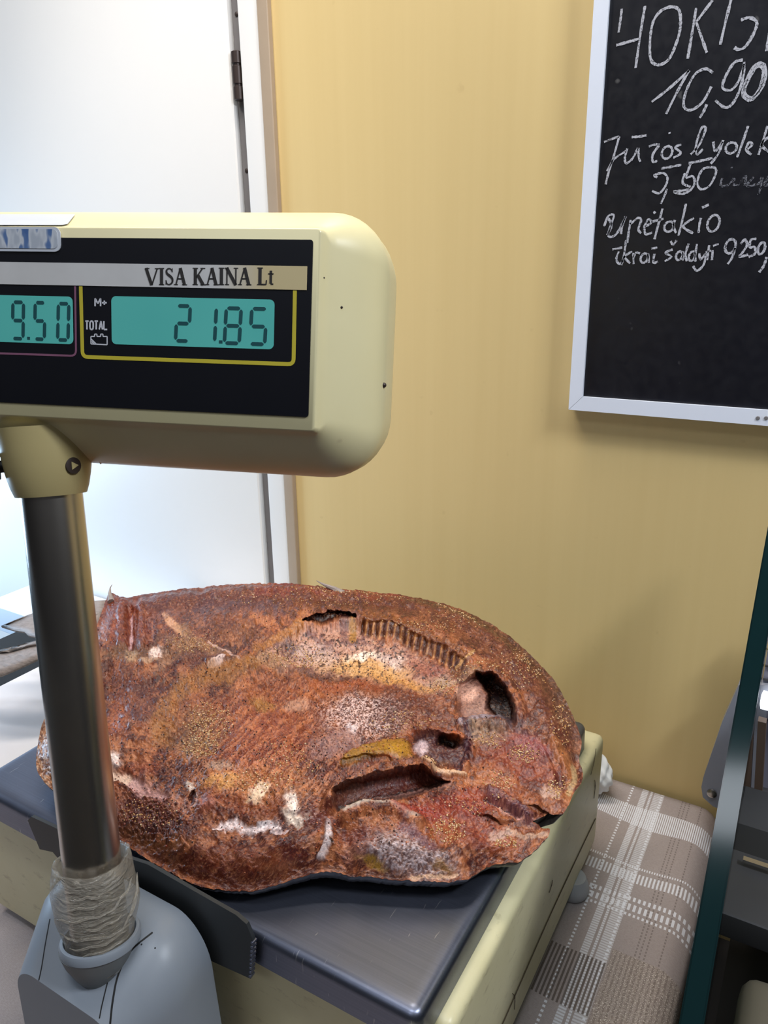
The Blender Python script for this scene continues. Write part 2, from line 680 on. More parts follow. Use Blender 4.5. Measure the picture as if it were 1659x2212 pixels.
chalk([[(490, 857), (540, 848), (592, 838)], [(470, 902), (455, 890), (500, 880), (522, 905), (512, 945), (480, 982), (444, 970)],
       [(520, 960), (505, 1000), (488, 1036)], [(552, 973), (590, 970), (632, 963)], [(630, 830), (690, 818), (752, 803)],
       [(640, 832), (618, 900), (650, 895), (660, 930), (640, 965), (600, 985), (555, 977)],
       ['c', (748, 850), (700, 862), (674, 925), (692, 962), (735, 945), (765, 890), (768, 860)],
       [(610, 880), (600, 930), (640, 950)]], 0.0016)
chalk([[(800, 905), (795, 945), (835, 938), (858, 905)], [(860, 905), (862, 945), (890, 930), (920, 895), (915, 945)],
       [(960, 900), (925, 945), (990, 930), (1000, 900)], [(1005, 900), (995, 950), (985, 990)], [(845, 850), (850, 856)], [(1040, 890), (1015, 940), (1060, 930)]],
      0.0016, MAT_CHALK2)
chalk([[(200, 1150), (222, 1098), (250, 1095), (232, 1150), (222, 1200), (262, 1190), (310, 1100)], [(310, 1100), (292, 1150), (286, 1190)],
       [(335, 1118), (325, 1180), (318, 1235)], [(332, 1140), (372, 1108), (388, 1120), (374, 1165), (388, 1185)],
       [(408, 1152), (440, 1132), (425, 1115), (405, 1155), (412, 1190), (444, 1182)], [(452, 1075), (460, 1085)],
       [(497, 1060), (476, 1140), (456, 1216)], [(440, 1128), (502, 1112)], oval(530, 1152, 24, 26), [(560, 1118), (552, 1150), (566, 1184)],
       [(616, 1035), (600, 1110), (578, 1198)], [(656, 1108), (602, 1150), (652, 1186)], [(692, 1108), (684, 1146), (680, 1184)],
       [(698, 1056), (732, 1040)], oval(756, 1135, 30, 42), [(222, 1110), (238, 1150), (215, 1195)]], 0.0017)
chalk([[(275, 1278), (262, 1318), (282, 1342), (306, 1300)], [(242, 1268), (292, 1258)], [(312, 1220), (302, 1290), (288, 1348)],
       [(342, 1278), (306, 1305), (332, 1338)], [(348, 1285), (350, 1342)], [(350, 1308), (362, 1285), (382, 1288)],
       oval(404, 1312, 18, 24), [(424, 1288), (428, 1336)], [(456, 1290), (450, 1334), (474, 1330)], [(440, 1264), (470, 1258)],
       [(548, 1268), (512, 1285), (542, 1305), (508, 1328)], [(538, 1226), (551, 1244), (568, 1222)], oval(582, 1300, 16, 22), [(602, 1278), (600, 1324)],
       [(630, 1238), (614, 1290), (620, 1328)], oval(646, 1302, 15, 24), [(672, 1240), (664, 1290), (664, 1330)],
       [(684, 1288), (690, 1318), (714, 1292)], [(718, 1288), (706, 1345), (672, 1376), (652, 1352)],
       [(734, 1246), (724, 1322)], [(716, 1282), (744, 1274)], [(752, 1272), (748, 1322)], [(754, 1250), (782, 1240)]], 0.0016)
chalk([oval(842, 1252, 26, 36), [(866, 1260), (850, 1310), (828, 1342)], [(894, 1240), (916, 1218), (926, 1246), (906, 1280), (888, 1305), (932, 1294)],
       [(974, 1214), (946, 1220), (940, 1256), (966, 1258), (966, 1290), (934, 1306)], oval(1000, 1262, 17, 30, 0.25), [(1026, 1306), (1012, 1350), (988, 1384)]], 0.0017)

# ------------------------------------------------------------------ weighing scale
scale = thing('price_scale', 'cream electronic shop scale with steel pan and a lit price display on a chrome pole', 'scale', (-0.30, 0.39, CZ))

n = NT('aged_cream_plastic')
f = n.noise(18, 5, 0.65)
f2 = n.noise(1.0, 4, 0.7, n.scaled((60, 60, 160)))
c = n.mix(f, lin(202, 192, 148), lin(222, 214, 176))
c = n.mix(n.m('MULTIPLY', n.ramp(f2, [(0.58, (0, 0, 0)), (0.72, (1, 1, 1))]), 0.5), c, lin(150, 136, 98))
n.set(c, 0.38)
MAT_CREAM_BODY = n.mat
n = NT('cream_display_plastic')
f = n.noise(11, 4, 0.6)
c = n.mix(f, lin(204, 193, 148), lin(220, 211, 170))
dt = n.ramp(n.noise(85, 2, 0.5), [(0.74, (0, 0, 0)), (0.79, (1, 1, 1))])
c = n.mix(n.m('MULTIPLY', dt, 0.35), c, lin(160, 140, 110))
n.set(c, 0.33)
MAT_CREAM = n.mat

n = NT('brushed_steel')
br = n.noise(1.0, 3, 0.7, n.scaled((9, 900, 900)))
sm = n.noise(26, 4, 0.65)
sc1 = n.noise(1.0, 2, 0.6, n.scaled((500, 60, 60)), 0.6)
scr = n.ramp(sc1, [(0.70, (0, 0, 0)), (0.74, (1, 1, 1))])
c = n.mix(br, lin(102, 107, 124), lin(126, 131, 148))
c = n.mix(n.m('MULTIPLY', scr, 0.4), c, lin(220, 220, 224))
r = n.m('ADD', n.m('MULTIPLY', sm, 0.18), 0.26)
n.set(c, r, 0.92)
n.bump(br, 0.08, 0.0003)
MAT_STEEL = n.mat
MAT_CHROME = plain('worn_chrome', (200, 194, 186), 0.27, 1.0, var=0.15, scale=60)
MAT_GUARD = plain('dark_reflection_metal', (44, 46, 47), 0.45, 0.0, var=0.2)  # steel guard, its dark reflection put into the base colour
MAT_GREY = plain('grey_blue_plastic', (134, 141, 150), 0.42, var=0.10, scale=30)
MAT_GREY_SHADE = plain('shaded_grey_plastic', (104, 107, 108), 0.5, var=0.12, scale=30)
MAT_BLACK = plain('black_gap', (18, 17, 16), 0.6)
MAT_RUBBER = plain('grey_rubber', (170, 172, 176), 0.55)

# body
PX0, PX1, PY0, PY1 = -0.492, -0.128, 0.243, 0.532
bm = box_bm((-0.513, 0.262, CZ + 0.010), (-0.1185, 0.556, -0.0215), 0.0075, 4)
body = from_bm('body', bm, MAT_CREAM_BODY, scale)
bm = box_bm((-0.512, 0.2545, CZ + 0.010), (-0.1375, 0.2612, -0.0225), 0.002, 3)
from_bm('front_panel', bm, MAT_CREAM_BODY, scale)
bm = box_bm((-0.1365, 0.222, CZ + 0.010), (-0.1165, 0.2612, -0.0225), 0.006, 4)
from_bm('end_cheek', bm, MAT_CREAM_BODY, scale)
# black under-pan slot between pan and body
box('load_cell_cover', (-0.47, 0.272, -0.0225), (-0.15, 0.515, -0.006), MAT_BLACK, scale)
for fx, fy in ((-0.130, 0.50), (-0.130, 0.30), (-0.485, 0.50), (-0.485, 0.30)):
    lathe('foot', (fx + (0.008 if fx > -0.3 else 0), fy, CZ + 0.0004), (0, 0, 1), [(0, 0.012), (0.004, 0.0135), (0.010, 0.0125), (0.016, 0.010)],
          MAT_RUBBER, scale, seg=32)
# side mould seam, cracks and the dark dirt line near the foot of the side wall
bm = bmesh.new()
ribbon(bm, smooth_line([(-0.1183, 0.27, -0.098), (-0.1183, 0.33, -0.1005), (-0.1183, 0.43, -0.096), (-0.1183, 0.545, -0.099)], 10), 0.0011, (1, 0, 0), 0.0004)
for (y, z, dy, dz) in ((0.297, -0.062, 0.004, -0.014), (0.352, -0.092, 0.006, -0.02), (0.42, -0.070, 0.006, 0.006), (0.515, -0.035, 0.010, 0.018), (0.53, -0.05, 0.003, -0.02)):
    ribbon(bm, smooth_line([(-0.1183, y, z), (-0.1183, y + dy * 0.5 + 0.002, z + dz * 0.4), (-0.1183, y + dy, z + dz)], 5),
           [0.0003] * 5 + [0.0012] + [0.0003] * 5, (1, 0, 0), 0.0004)
from_bm('side_seam', bm, plain('brown_dirt', (84, 70, 48), 0.8), body)

# pan: flat tray with rolled down rim and rounded corners
def rounded_rect(x0, x1, y0, y1, r, seg=8):
    out = []
    for cx_, cy_, a0 in ((x1 - r, y0 + r, -90), (x1 - r, y1 - r, 0), (x0 + r, y1 - r, 90), (x0 + r, y0 + r, 180)):
        for k in range(seg + 1):
            a = math.radians(a0 + 90 * k / seg)
            out.append((cx_ + r * math.cos(a), cy_ + r * math.sin(a)))
    return out


def pan_mesh():
    V, F, prev = [], [], None
    rings = [(0.010, 0.0), (0.006, 0.0), (0.003, -0.0005), (0.0012, -0.0017), (0.0002, -0.0035), (0.0, -0.006), (-0.0004, -0.0212),
             (0.0012, -0.0213), (0.0016, -0.006)]
    for ins, z in rings:
        rr = rounded_rect(PX0 + ins, PX1 - ins, PY0 + ins, PY1 - ins, max(0.003, 0.007 - ins))
        s = len(V)
        V += [(x, y, z) for x, y in rr]
        N = len(rr)
        if prev is not None:
            F += [(prev + k, prev + (k + 1) % N, s + (k + 1) % N, s + k) for k in range(N)]
        else:
            F.append(tuple(range(N)))
        prev = s
    return V, F


V, F = pan_mesh()
bm = bmesh.new()
vs = [bm.verts.new(v) for v in V]
for f_ in F:
    bm.faces.new([vs[i] for i in f_])
pan = from_bm('pan', bm, MAT_STEEL, scale, auto=50)
# bright worn corner at front right of the pan rim
# guard bracket in front of the pan
gy = 0.2385
gp = [on_y(px, py, gy) for px, py in ((66, 1768), (74, 1760), (122, 1782), (200, 1822), (325, 1862), (515, 1970), (538, 1990), (551, 2022),
                                       (547, 2108), (330, 2010), (200, 1930), (120, 1836), (92, 1830))]
gp = [np.array([p[0], gy, p[2]]) for p in gp]
bm = prism_bm(gp, (0, -0.0022, 0))
bmesh.ops.recalc_face_normals(bm, faces=bm.faces)
guard = from_bm('pan_guard', bm, MAT_GUARD, scale)
bm = bmesh.new()
for k in range(9):
    p = on_y(551 - 0.6 * k, 2030 + k * 9, gy)
    box_bm((p[0] - 0.0009, gy - 0.0030, p[2] - 0.0009), (p[0] + 0.0009, gy + 0.001, p[2] + 0.0009), 0.0007, 2, bm)
from_bm('weld_beads', bm, MAT_STEEL, guard)

# pole
pole_a = on_y(200, 1870, 0.200)
pole_b = np.array([-0.329, 0.230, 0.244])
pdir = pole_b - pole_a
plen = np.linalg.norm(pdir)
pdir /= plen
PR = 0.0147
pole0 = pole_a - pdir * 0.055
lathe('pole', pole0, pdir, [(0, PR), (0.055 + plen + 0.02, PR)], MAT_CHROME, scale, seg=96)

# plastic film wrapped round the foot of the pole
n = NT('crinkled_clear_film')
f = n.noise(1.0, 4, 0.6, n.scaled((90, 90, 420)), 0.8)
f2 = n.noise(150, 3, 0.6, None, 1.5)
n.set(lin(168, 160, 146), 0.16, 0.0, IOR=1.5)
n.setin(n.b.inputs['Alpha'], n.m('ADD', n.m('MULTIPLY', f, 0.35), 0.32))
n.setin(n.b.inputs['Specular IOR Level'], 0.8)
n.bump(n.m('ADD', f, n.m('MULTIPLY', f2, 0.5)), 0.9, 0.0025)
MAT_FILM = n.mat
wrap0 = pole_a - pdir * 0.043
prof = [(0.0, PR + 0.0022), (0.004, PR + 0.0030), (0.010, PR + 0.0046), (0.016, PR + 0.0060), (0.022, PR + 0.0068), (0.028, PR + 0.0070),
        (0.034, PR + 0.0066), (0.040, PR + 0.0060), (0.045, PR + 0.0052), (0.047, PR + 0.0044), (0.0465, PR + 0.0026), (0.040, PR + 0.0008)]
wrap = lathe('plastic_wrap', wrap0, pdir, prof, MAT_FILM, scale, seg=120, lump=0.0011, seed=3, auto=80)
# wrinkle ridges
bm = bmesh.new()
ax, e1, e2 = frame_of(pdir)
tocam = CAM - wrap0
tocam -= pdir * (tocam @ pdir)
tocam /= np.linalg.norm(tocam)
side = np.cross(pdir, tocam)
for (t, a0, a1, tilt) in ((0.010, -50, 40, 0.003), (0.016, -60, 50, -0.004), (0.021, -20, 30, 0.002), (0.026, -70, 10, 0.003), (0.033, -40, 30, 0.001),
                          (0.019, 30, 75, 0.014), (0.024, 40, 80, 0.016), (0.038, -30, 20, -0.001), (0.030, 10, 60, 0.010), (0.006, -30, 50, 0.002)):
    P = []
    for k in range(9):
        a = math.radians(a0 + (a1 - a0) * k / 8)
        tt = t + tilt * (k / 8 - 0.3) + 0.0008 * math.sin(k * 1.7 + t * 900)
        rr = np.interp(tt, [p[0] for p in prof[:10]], [p[1] for p in prof[:10]]) + 0.0006
        P.append(wrap0 + pdir * tt + (tocam * math.cos(a) + side * math.sin(a)) * rr)
    ribbon(bm, P, [0.0002, 0.0008, 0.0011, 0.0012, 0.0012, 0.0011, 0.0011, 0.0008, 0.0002], tocam, 0.0006)
from_bm('film_wrinkle', bm, MAT_FILM, wrap, auto=80)

# pole housing: arched grey moulding that slopes down to its nose
def housing_section(y, zt, half, zc, drop, n_=56):
    """flat crown at zt, rounded shoulders of height drop, then steep sides down to zc"""
    out = []
    cxp = HXC(y)
    for k in range(n_ + 1):
        s = -1 + 2 * k / n_
        a = abs(s)
        if a < 0.4:
            x, z = half * 0.50 * a / 0.4, zt
        elif a < 0.85:
            q = (a - 0.4) / 0.45 * math.pi / 2
            x, z = half * (0.50 + 0.40 * math.sin(q)), zt - drop * (1 - math.cos(q))
        else:
            q = (a - 0.85) / 0.15
            x, z = half * (0.90 + 0.10 * q), zt - drop - (zt - drop - zc) * q
        out.append((cxp + math.copysign(x, s), y, z))
    return out


def HXC(y):
    return np.interp(y, [0.165, 0.235], [-0.302, -0.311])


secs = [housing_section(0.232, 0.004, 0.063, CZ + 0.001, 0.034), housing_section(0.224, 0.008, 0.064, CZ + 0.001, 0.034),
        housing_section(0.212, 0.008, 0.064, CZ + 0.001, 0.034), housing_section(0.204, 0.006, 0.063, CZ + 0.001, 0.033),
        housing_section(0.190, -0.003, 0.056, CZ + 0.001, 0.028), housing_section(0.177, -0.0115, 0.049, CZ + 0.001, 0.022),
        housing_section(0.1718, -0.0152, 0.046, CZ + 0.001, 0.019)]
V, F = [], []
for s in secs:
    V += s
NS = len(secs[0])
for i in range(len(secs) - 1):
    for k in range(NS - 1):
        F.append((i * NS + k, i * NS + k + 1, (i + 1) * NS + k + 1, (i + 1) * NS + k))
    F.append((i * NS + NS - 1, i * NS, (i + 1) * NS, (i + 1) * NS + NS - 1))
F.append(tuple(range(NS))[::-1])
F.append(tuple((len(secs) - 1) * NS + k for k in range(NS)))
bm = bmesh.new()
vs = [bm.verts.new(v) for v in V]
for f_ in F:
    bm.faces.new([vs[i] for i in f_])
bmesh.ops.recalc_face_normals(bm, faces=bm.faces)
hb = BVHTree.FromBMesh(bm)
housing = from_bm('pole_housing', bm, MAT_GREY, scale, auto=32)


def hit(bvh, px, py, lift=0.0):
    d = Vector(ray(px, py)).normalized()
    loc, nrm, _, _ = bvh.ray_cast(Vector(CAM), d)
    if loc is None:
        return None, None
    if nrm.dot(d) > 0:
        nrm = -nrm
    return np.array(loc) + np.array(nrm) * lift, np.array(nrm)


for line, w in (([(108, 1985), (98, 2040), (90, 2090), (84, 2118)], 0.0006),
                ([(300, 2008), (262, 2050), (238, 2105), (222, 2165), (215, 2200)], 0.0006),
                ([(330, 2014), (282, 2055), (256, 2105), (244, 2160), (238, 2212)], 0.0010)):
    P = []
    for q in smooth_line(line, 8):
        h, nn = hit(hb, q[0], q[1], 0.0)
        if h is not None:
            P.append((h, nn))
    if len(P) > 3:
        bm = bmesh.new()
        ribbon(bm, [p[0] for p in P], w, np.mean([p[1] for p in P], axis=0), 0.0002)
        from_bm('housing_groove', bm, MAT_BLACK, housing)
for px, py, r in ((293, 2026, 0.0011), (290, 2036, 0.0006), (306, 2040, 0.0005), (335, 2048, 0.0005)):
    h, nn = hit(hb, px, py, 0)
    if h is not None:
        bm = bmesh.new()
        bmesh.ops.create_icosphere(bm, subdivisions=1, radius=r, matrix=Matrix.Translation(Vector(h)))
        from_bm('dirt_speck', bm, MAT_BLACK, housing)
# collar ring and a cone below it, coloured darker for the V recess's shade
ring_c = pole_a - pdir * 0.040
lathe('pole_collar', ring_c - pdir * 0.003, pdir, [(0, 0.0206), (0.0030, 0.0208), (0.0045, 0.0201), (0.0048, 0.0186), (0.002, 0.0180), (0.0, 0.0178)], MAT_GREY, housing, seg=72)
lathe('recess_shade_cone', ring_c - pdir * 0.026 + np.array([-0.001, -0.001, 0]), pdir, [(0, 0.0085), (0.008, 0.0135), (0.016, 0.0176), (0.0228, 0.0198)], MAT_GREY_SHADE, housing, seg=72)

# ---- display head, in its own frame: a right, b down, w into the head
a_ = np.array([9764, 666, -1640.0])
a_ /= np.linalg.norm(a_)
b_ = np.array([-449, 10900, 1640.0])
b_ -= a_ * (a_ @ b_)
b_ /= np.linalg.norm(b_)
w_ = np.cross(a_, b_)
HA, HB, HW = M @ a_, M @ b_, M @ w_
HO = at_depth(400, 700, 0.335)


def face(px, py, w=0.0):
    r = ray(px, py)
    t = ((HO + HW * w - CAM) @ HW) / (r @ HW)
    p = CAM + r * t - HO
    return p @ HA, p @ HB


def hp(u, v, w):
    return HO + HA * u + HB * v + HW * w


uR, _ = face(688, 700)
_, vT = face(400, 491)
_, vB = face(400, 918)
OUTW = 0.034
uRo, _ = face(838, 740, OUTW)
_, vTo = face(400, 463, OUTW)
_, vBo = face(400, 1012, OUTW)
u_pole, _ = face(118, 950, 0.03)
uL = 2 * u_pole - uR
uLo = 2 * u_pole - uRo


def rr2(u0, u1, v0, v1, r, seg=10):
    return rounded_rect(u0, u1, v0, v1, r, seg)


def lerp(a, b, t):
    return a + (b - a) * t


def head_ring(t, r, w, ins=0.0):
    return [hp(u, v, w) for u, v in rr2(lerp(uL, uLo, t) + ins, lerp(uR, uRo, t) - ins, lerp(vT, vTo, t) + ins, lerp(vB, vBo, t) - ins, r)]


head_secs = [(0.0, 0.0015, 0.0, 0.0006), (0.0, 0.002, 0.0004, 0.0), (0.05, 0.003, 0.003, 0.0)]
for k in range(1, 13):
    s = k / 12
    head_secs.append((lerp(0.05, 1.0, math.sin(s * math.pi / 2) ** 1.15), lerp(0.004, 0.028, s ** 0.7), 0.003 + (OUTW - 0.003) * s ** 1.1, 0.0))
head_secs += [(1.0, 0.028, 0.046, 0.0), (1.0, 0.028, 0.058, 0.001), (1.0, 0.028, 0.066, 0.004), (1.0, 0.026, 0.071, 0.010), (1.0, 0.022, 0.073, 0.018)]
V, F = [], []
for i, s in enumerate(head_secs):
    V += head_ring(*s)
NR = len(V) // len(head_secs)
for i in range(len(head_secs) - 1):
    for k in range(NR):
        k2 = (k + 1) % NR
        F.append((i * NR + k, i * NR + k2, (i + 1) * NR + k2, (i + 1) * NR + k))
F.append(tuple(range(NR))[::-1])
F.append(tuple((len(head_secs) - 1) * NR + k for k in range(NR)))
bm = bmesh.new()
vs = [bm.verts.new(tuple(v)) for v in V]
for f_ in F:
    bm.faces.new([vs[i] for i in f_])
bmesh.ops.recalc_face_normals(bm, faces=bm.faces)
headbvh = BVHTree.FromBMesh(bm)
head = from_bm('display_head', bm, MAT_CREAM, scale, auto=50)


def fplate(name, corners, w0, th, mat, r=0.0, seg=6):
    """thin plate on the display face; corners = (px0,py0,px1,py1) read on the face plane, u-v axis aligned"""
    u0, v0, u1, v1 = corners
    pts = rounded_rect(u0, u1, v0, v1, r, seg) if r else [(u0, v0), (u1, v0), (u1, v1), (u0, v1)]
    bm = prism_bm([hp(u, v, w0) for u, v in pts], HW * th)
    return from_bm(name, bm, mat, head)


MAT_PANEL = plain('black_display_panel', (16, 17, 24), 0.3, var=0.3)
pu1, pv0 = face(677, 519)
_, pv0 = face(400, 516)
_, pv1 = face(400, 888)
fplate('display_panel', (2 * u_pole - pu1, pv0, pu1, pv1), -0.0005, 0.0012, MAT_PANEL, 0.0012)

# label strip
n = NT('paper_label_strip')
X, Y, Z = n.xyz()
f = n.noise(60, 3, 0.6)
dd = n.m('ADD', n.m('ADD', n.m('MULTIPLY', X, float(HA[0])), n.m('MULTIPLY', Y, float(HA[1]))), n.m('MULTIPLY', Z, float(HA[2])))
u_t, _ = face(525, 600)
u_t0 = float(HO @ HA + u_t)
fac = n.m('SMOOTH_MAX', n.m('MINIMUM', n.m('MULTIPLY', n.m('SUBTRACT', dd, u_t0 - 0.012), 45.0), 1.0), 0.0, 0.1)
c = n.mix(f, lin(188, 186, 184), lin(204, 202, 200))
c = n.mix(fac, c, lin(198, 180, 136))
n.set(c, 0.45)
MAT_STRIP = n.mat
su1, _ = face(664, 600)
_, sv0 = face(400, 572)
_, sv1 = face(400, 622)
fplate('label_strip', (2 * u_pole - su1, sv0, su1, sv1), -0.0009, 0.0006, MAT_STRIP)
MAT_INK = plain('black_ink', (38, 34, 32), 0.6)
MAT_WINK = plain('white_print', (208, 208, 214), 0.5)

# serif lettering built from strokes (units: cap height 1)
SER = {
    'V': (0.78, [((0.0, 1), (0.36, 0), .17), ((0.74, 1), (0.38, 0), .07)], [(-.06, .22, 1), (.58, .86, 1)]),
    'I': (0.34, [((0.17, 0), (0.17, 1), .17)], [(0.0, .34, 0), (0.0, .34, 1)]),
    'S': (0.56, 'S', []),
    'A': (0.74, [((0.08, 0), (0.36, 1), .07), ((0.36, 1), (0.64, 0), .17), ((.2, .36), (.52, .36), .06)], [(-.04, .2, 0), (.48, .8, 0)]),
    'K': (0.80, [((0.17, 0), (0.17, 1), .17), ((.22, .42), (.64, 1), .07), ((.34, .56), (.68, 0), .17)], [(0, .34, 0), (0, .34, 1), (.5, .8, 1), (.5, .86, 0)]),
    'N': (0.80, [((0.12, 0), (0.12, 1), .07), ((0.1, 1), (.68, 0), .17), ((.68, 0), (.68, 1), .07)], [(0, .26, 0), (-.02, .2, 1), (.54, .82, 1)]),
    'L': (0.62, [((0.17, 0), (0.17, 1), .17), ((.17, .03), (.56, .03), .06), ((.55, .03), (.58, .28), .06)], [(0, .34, 0), (0, .34, 1)]),
    't': (0.36, [((0.16, .08), (0.16, .82), .13), ((0.16, .05), (.32, .05), .06), ((0.0, .64), (.32, .64), .06)], []),
    'U': (0.78, [], []),
}


def text_stroke(bm, p, q, w, hgt, u0, v0, w0):
    P = [hp(u0 + (p[0] + (q[0] - p[0]) * t) * hgt, v0 - (p[1] + (q[1] - p[1]) * t) * hgt, w0) for t in (0, 0.5, 1)]
    ribbon(bm, P, w * hgt, -HW, 0.0001)


def serif(text, pxl, pxr, py_base, py_top, w0):
    bm = bmesh.new()
    u0, vb = face(pxl, py_base)
    u1, vt = face(pxr, py_top)
    hgt = vb - vt
    tot = sum((SER[c_][0] + 0.06) if c_ != ' ' else 0.36 for c_ in text)
    sx = (u1 - u0) / tot
    x = 0.0
    for c_ in text:
        if c_ == ' ':
            x += 0.36
            continue
        adv, st, bars = SER[c_]
        ux = u0 + x * sx
        vb_l = face(pxl + (pxr - pxl) * (x / tot), py_base)[1]

        def put(pts, w):
            ribbon(bm, [hp(ux + a * sx, vb_l - b * hgt, w0) for a, b in pts], w, -HW, 0.0001)
        if st == 'S':
            P = smooth_line([(.46, .78), (.38, .93), (.24, .97), (.10, .86), (.12, .68), (.30, .54), (.46, .38), (.46, .16), (.30, .03), (.14, .06), (.06, .26)], 5)
            wd = [(.06 + .10 * math.exp(-((i / (len(P) - 1) - .5) / .22) ** 2)) * hgt for i in range(len(P))]
            put(P, wd)
            put([(.46, .76), (.46, .98)], .05 * hgt)
            put([(.06, .02), (.06, .28)], .05 * hgt)
        else:
            for p, q, w in st:
                put([p, ((p[0] + q[0]) / 2, (p[1] + q[1]) / 2), q], w * 1.18 * hgt)
            for x0, x1, y in bars:
                put([(x0, y + (0.02 if y == 0 else -0.02)), ((x0 + x1) / 2, y + (0.02 if y == 0 else -0.02)), (x1, y + (0.02 if y == 0 else -0.02))], .05 * hgt)
        x += adv + 0.06
    # worn mark left on the last A
    return bm


bm = serif('VISA KAINA Lt', 318, 596, 616, 584, -0.00095)
from_bm('label_text', bm, MAT_INK, head)

# coloured frames printed round the windows
MAT_YEL = plain('yellow_print', (196, 180, 52), 0.5)
MAT_PINK = plain('dull_pink_print', (132, 84, 108), 0.5)


def outline(name, pts, w, mat):
    bm = bmesh.new()
    P = [hp(*face(*p), -0.0006) for p in pts]
    ribbon(bm, P, w, -HW, 0.00008)
    return from_bm(name, bm, mat, head)


def corner(pts, r=12, seg=5):
    out = [pts[0]]
    for i in range(1, len(pts) - 1):
        p0, p1, p2 = [np.array(q, float) for q in pts[i - 1:i + 2]]
        d0 = (p0 - p1) / np.linalg.norm(p0 - p1)
        d2 = (p2 - p1) / np.linalg.norm(p2 - p1)
        A, B = p1 + d0 * r, p1 + d2 * r
        for k in range(seg + 1):
            t = k / seg
            out.append(tuple((1 - t) ** 2 * A + 2 * t * (1 - t) * p1 + t * t * B))
    out.append(pts[-1])
    return out


outline('yellow_frame', corner([(176, 618), (180, 771), (635, 787), (638, 626)]), 0.0017, MAT_YEL)
outline('pink_frame', corner([(-330, 606), (-330, 752), (166, 769), (164, 618)]), 0.0009, MAT_PINK)

n = NT('teal_backlit_screen')
f = n.noise(25, 2, 0.5)
c = n.mix(f, lin(70, 150, 146), lin(88, 166, 158))
n.set(c, 0.25)
n.setin(n.b.inputs['Emission Color'], lin(72, 170, 160))
n.b.inputs['Emission Strength'].default_value = 0.22
MAT_LCD = n.mat
MAT_SEG = plain('lcd_segment', (26, 78, 82), 0.4, var=0.1)


def lcd(px0, px1, pyt, pyb):
    u0, v0 = face(px0, pyt)
    u1, v1 = face(px1, pyb)
    return fplate('lcd_window', (u0, v0, u1, v1), -0.0007, 0.0005, MAT_LCD, 0.0022)


l1 = lcd(242, 592, 640, 755)
l2 = lcd(-260, 160, 632, 744)

SEGS = {'a': ((0, 1), (1, 1)), 'b': ((1, 1), (1, .5)), 'c': ((1, .5), (1, 0)), 'd': ((0, 0), (1, 0)), 'e': ((0, .5), (0, 0)), 'f': ((0, 1), (0, .5)), 'g': ((0, .5), (1, .5))}
DIG = {'0': 'abcdef', '1': 'bc', '2': 'abged', '5': 'afgcd', '8': 'abcdefg', '9': 'abcfgd'}


def digits(items, name):
    bm = bmesh.new()
    for ch, pxl, pxr, pyt, pyb in items:
        (ul, vt), (ur, vb) = face(pxl, pyt), face(pxr, pyb)
        wd, ht = ur - ul, vb - vt
        if ch == '.':
            P = [hp(ul + wd * t, vb - 0.0004, -0.00072) for t in (0, 0.5, 1)]
            ribbon(bm, P, 0.0013, -HW, 0.0001)
            continue
        th = 0.0016
        for s in DIG[ch]:
            (x0, y0), (x1, y1) = SEGS[s]
            p = np.array([ul + (x0 * wd), vb - y0 * ht])
            q = np.array([ul + (x1 * wd), vb - y1 * ht])
            d = (q - p) / np.linalg.norm(q - p)
            p, q = p + d * 0.0005, q - d * 0.0005
            # slightly slanted digits, tapered segment ends
            sl = lambda z: z + np.array([(vb - z[1]) * 0.05, 0])
            P = [hp(*sl(p + (q - p) * t), -0.00072) for t in (0, 0.12, 0.5, 0.88, 1)]
            ribbon(bm, P, [th * 0.35, th, th, th, th * 0.35], -HW, 0.0001)
    return from_bm(name, bm, MAT_SEG, head)


digits([('2', 381, 409, 661, 737), ('1', 438, 465, 664, 739), ('.', 475, 482, 700, 741), ('8', 487, 518, 666, 742), ('5', 542, 573, 667, 744)], 'total_digits')
digits([('9', 27, 52, 653, 732), ('.', 60, 67, 690, 733), ('5', 75, 98, 654, 733), ('0', 125, 149, 656, 735)], 'price_digits')

# small white print left of the window
bm = bmesh.new()


def print_poly(pts, w=0.0006):
    ribbon(bm, [hp(*face(*p), -0.0006) for p in pts], w, -HW, 0.00006)


def sans(ch, x, y, wd, ht):
    L = {'M': [[(0, 0), (0, 1), (.5, .35), (1, 1), (1, 0)]], '+': [[(0, .45), (1, .45)], [(.5, .15), (.5, .75)]], 'T': [[(0, 1), (1, 1)], [(.5, 1), (.5, 0)]],
         'O': [[(.2, 0), (0, .25), (0, .75), (.2, 1), (.8, 1), (1, .75), (1, .25), (.8, 0), (.2, 0)]], 'A': [[(0, 0), (.5, 1), (1, 0)], [(.2, .35), (.8, .35)]],
         'L': [[(0, 1), (0, 0), (1, 0)]]}[ch]
    for s in L:
        for i in range(len(s) - 1):
            print_poly([(x + s[i][0] * wd, y - s[i][1] * ht), (x + (s[i][0] + s[i + 1][0]) / 2 * wd, y - (s[i][1] + s[i + 1][1]) / 2 * ht),
                        (x + s[i + 1][0] * wd, y - s[i + 1][1] * ht)], 0.0007)


sans('M', 207, 662, 12, 17)
sans('+', 222, 661, 10, 15)
for k, ch in enumerate('TOTAL'):
    sans(ch, 186 + k * 10, 712, 7, 18)
for seg in ([(198, 727), (198, 743)], [(198, 743), (233, 745)], [(233, 745), (233, 727)], [(198, 727), (206, 727)], [(224, 727), (233, 727)], [(206, 727), (206, 722)],
            [(206, 722), (211, 722)], [(219, 722), (224, 722)], [(224, 722), (224, 727)], [(211, 722), (211, 727)], [(219, 722), (219, 727)], [(211, 727), (219, 727)],
            [(199, 733), (210, 744)], [(200, 738), (206, 744)]):
    print_poly([seg[0], ((seg[0][0] + seg[1][0]) / 2, (seg[0][1] + seg[1][1]) / 2), seg[1]], 0.0005)
from_bm('printed_symbols', bm, MAT_WINK, head)

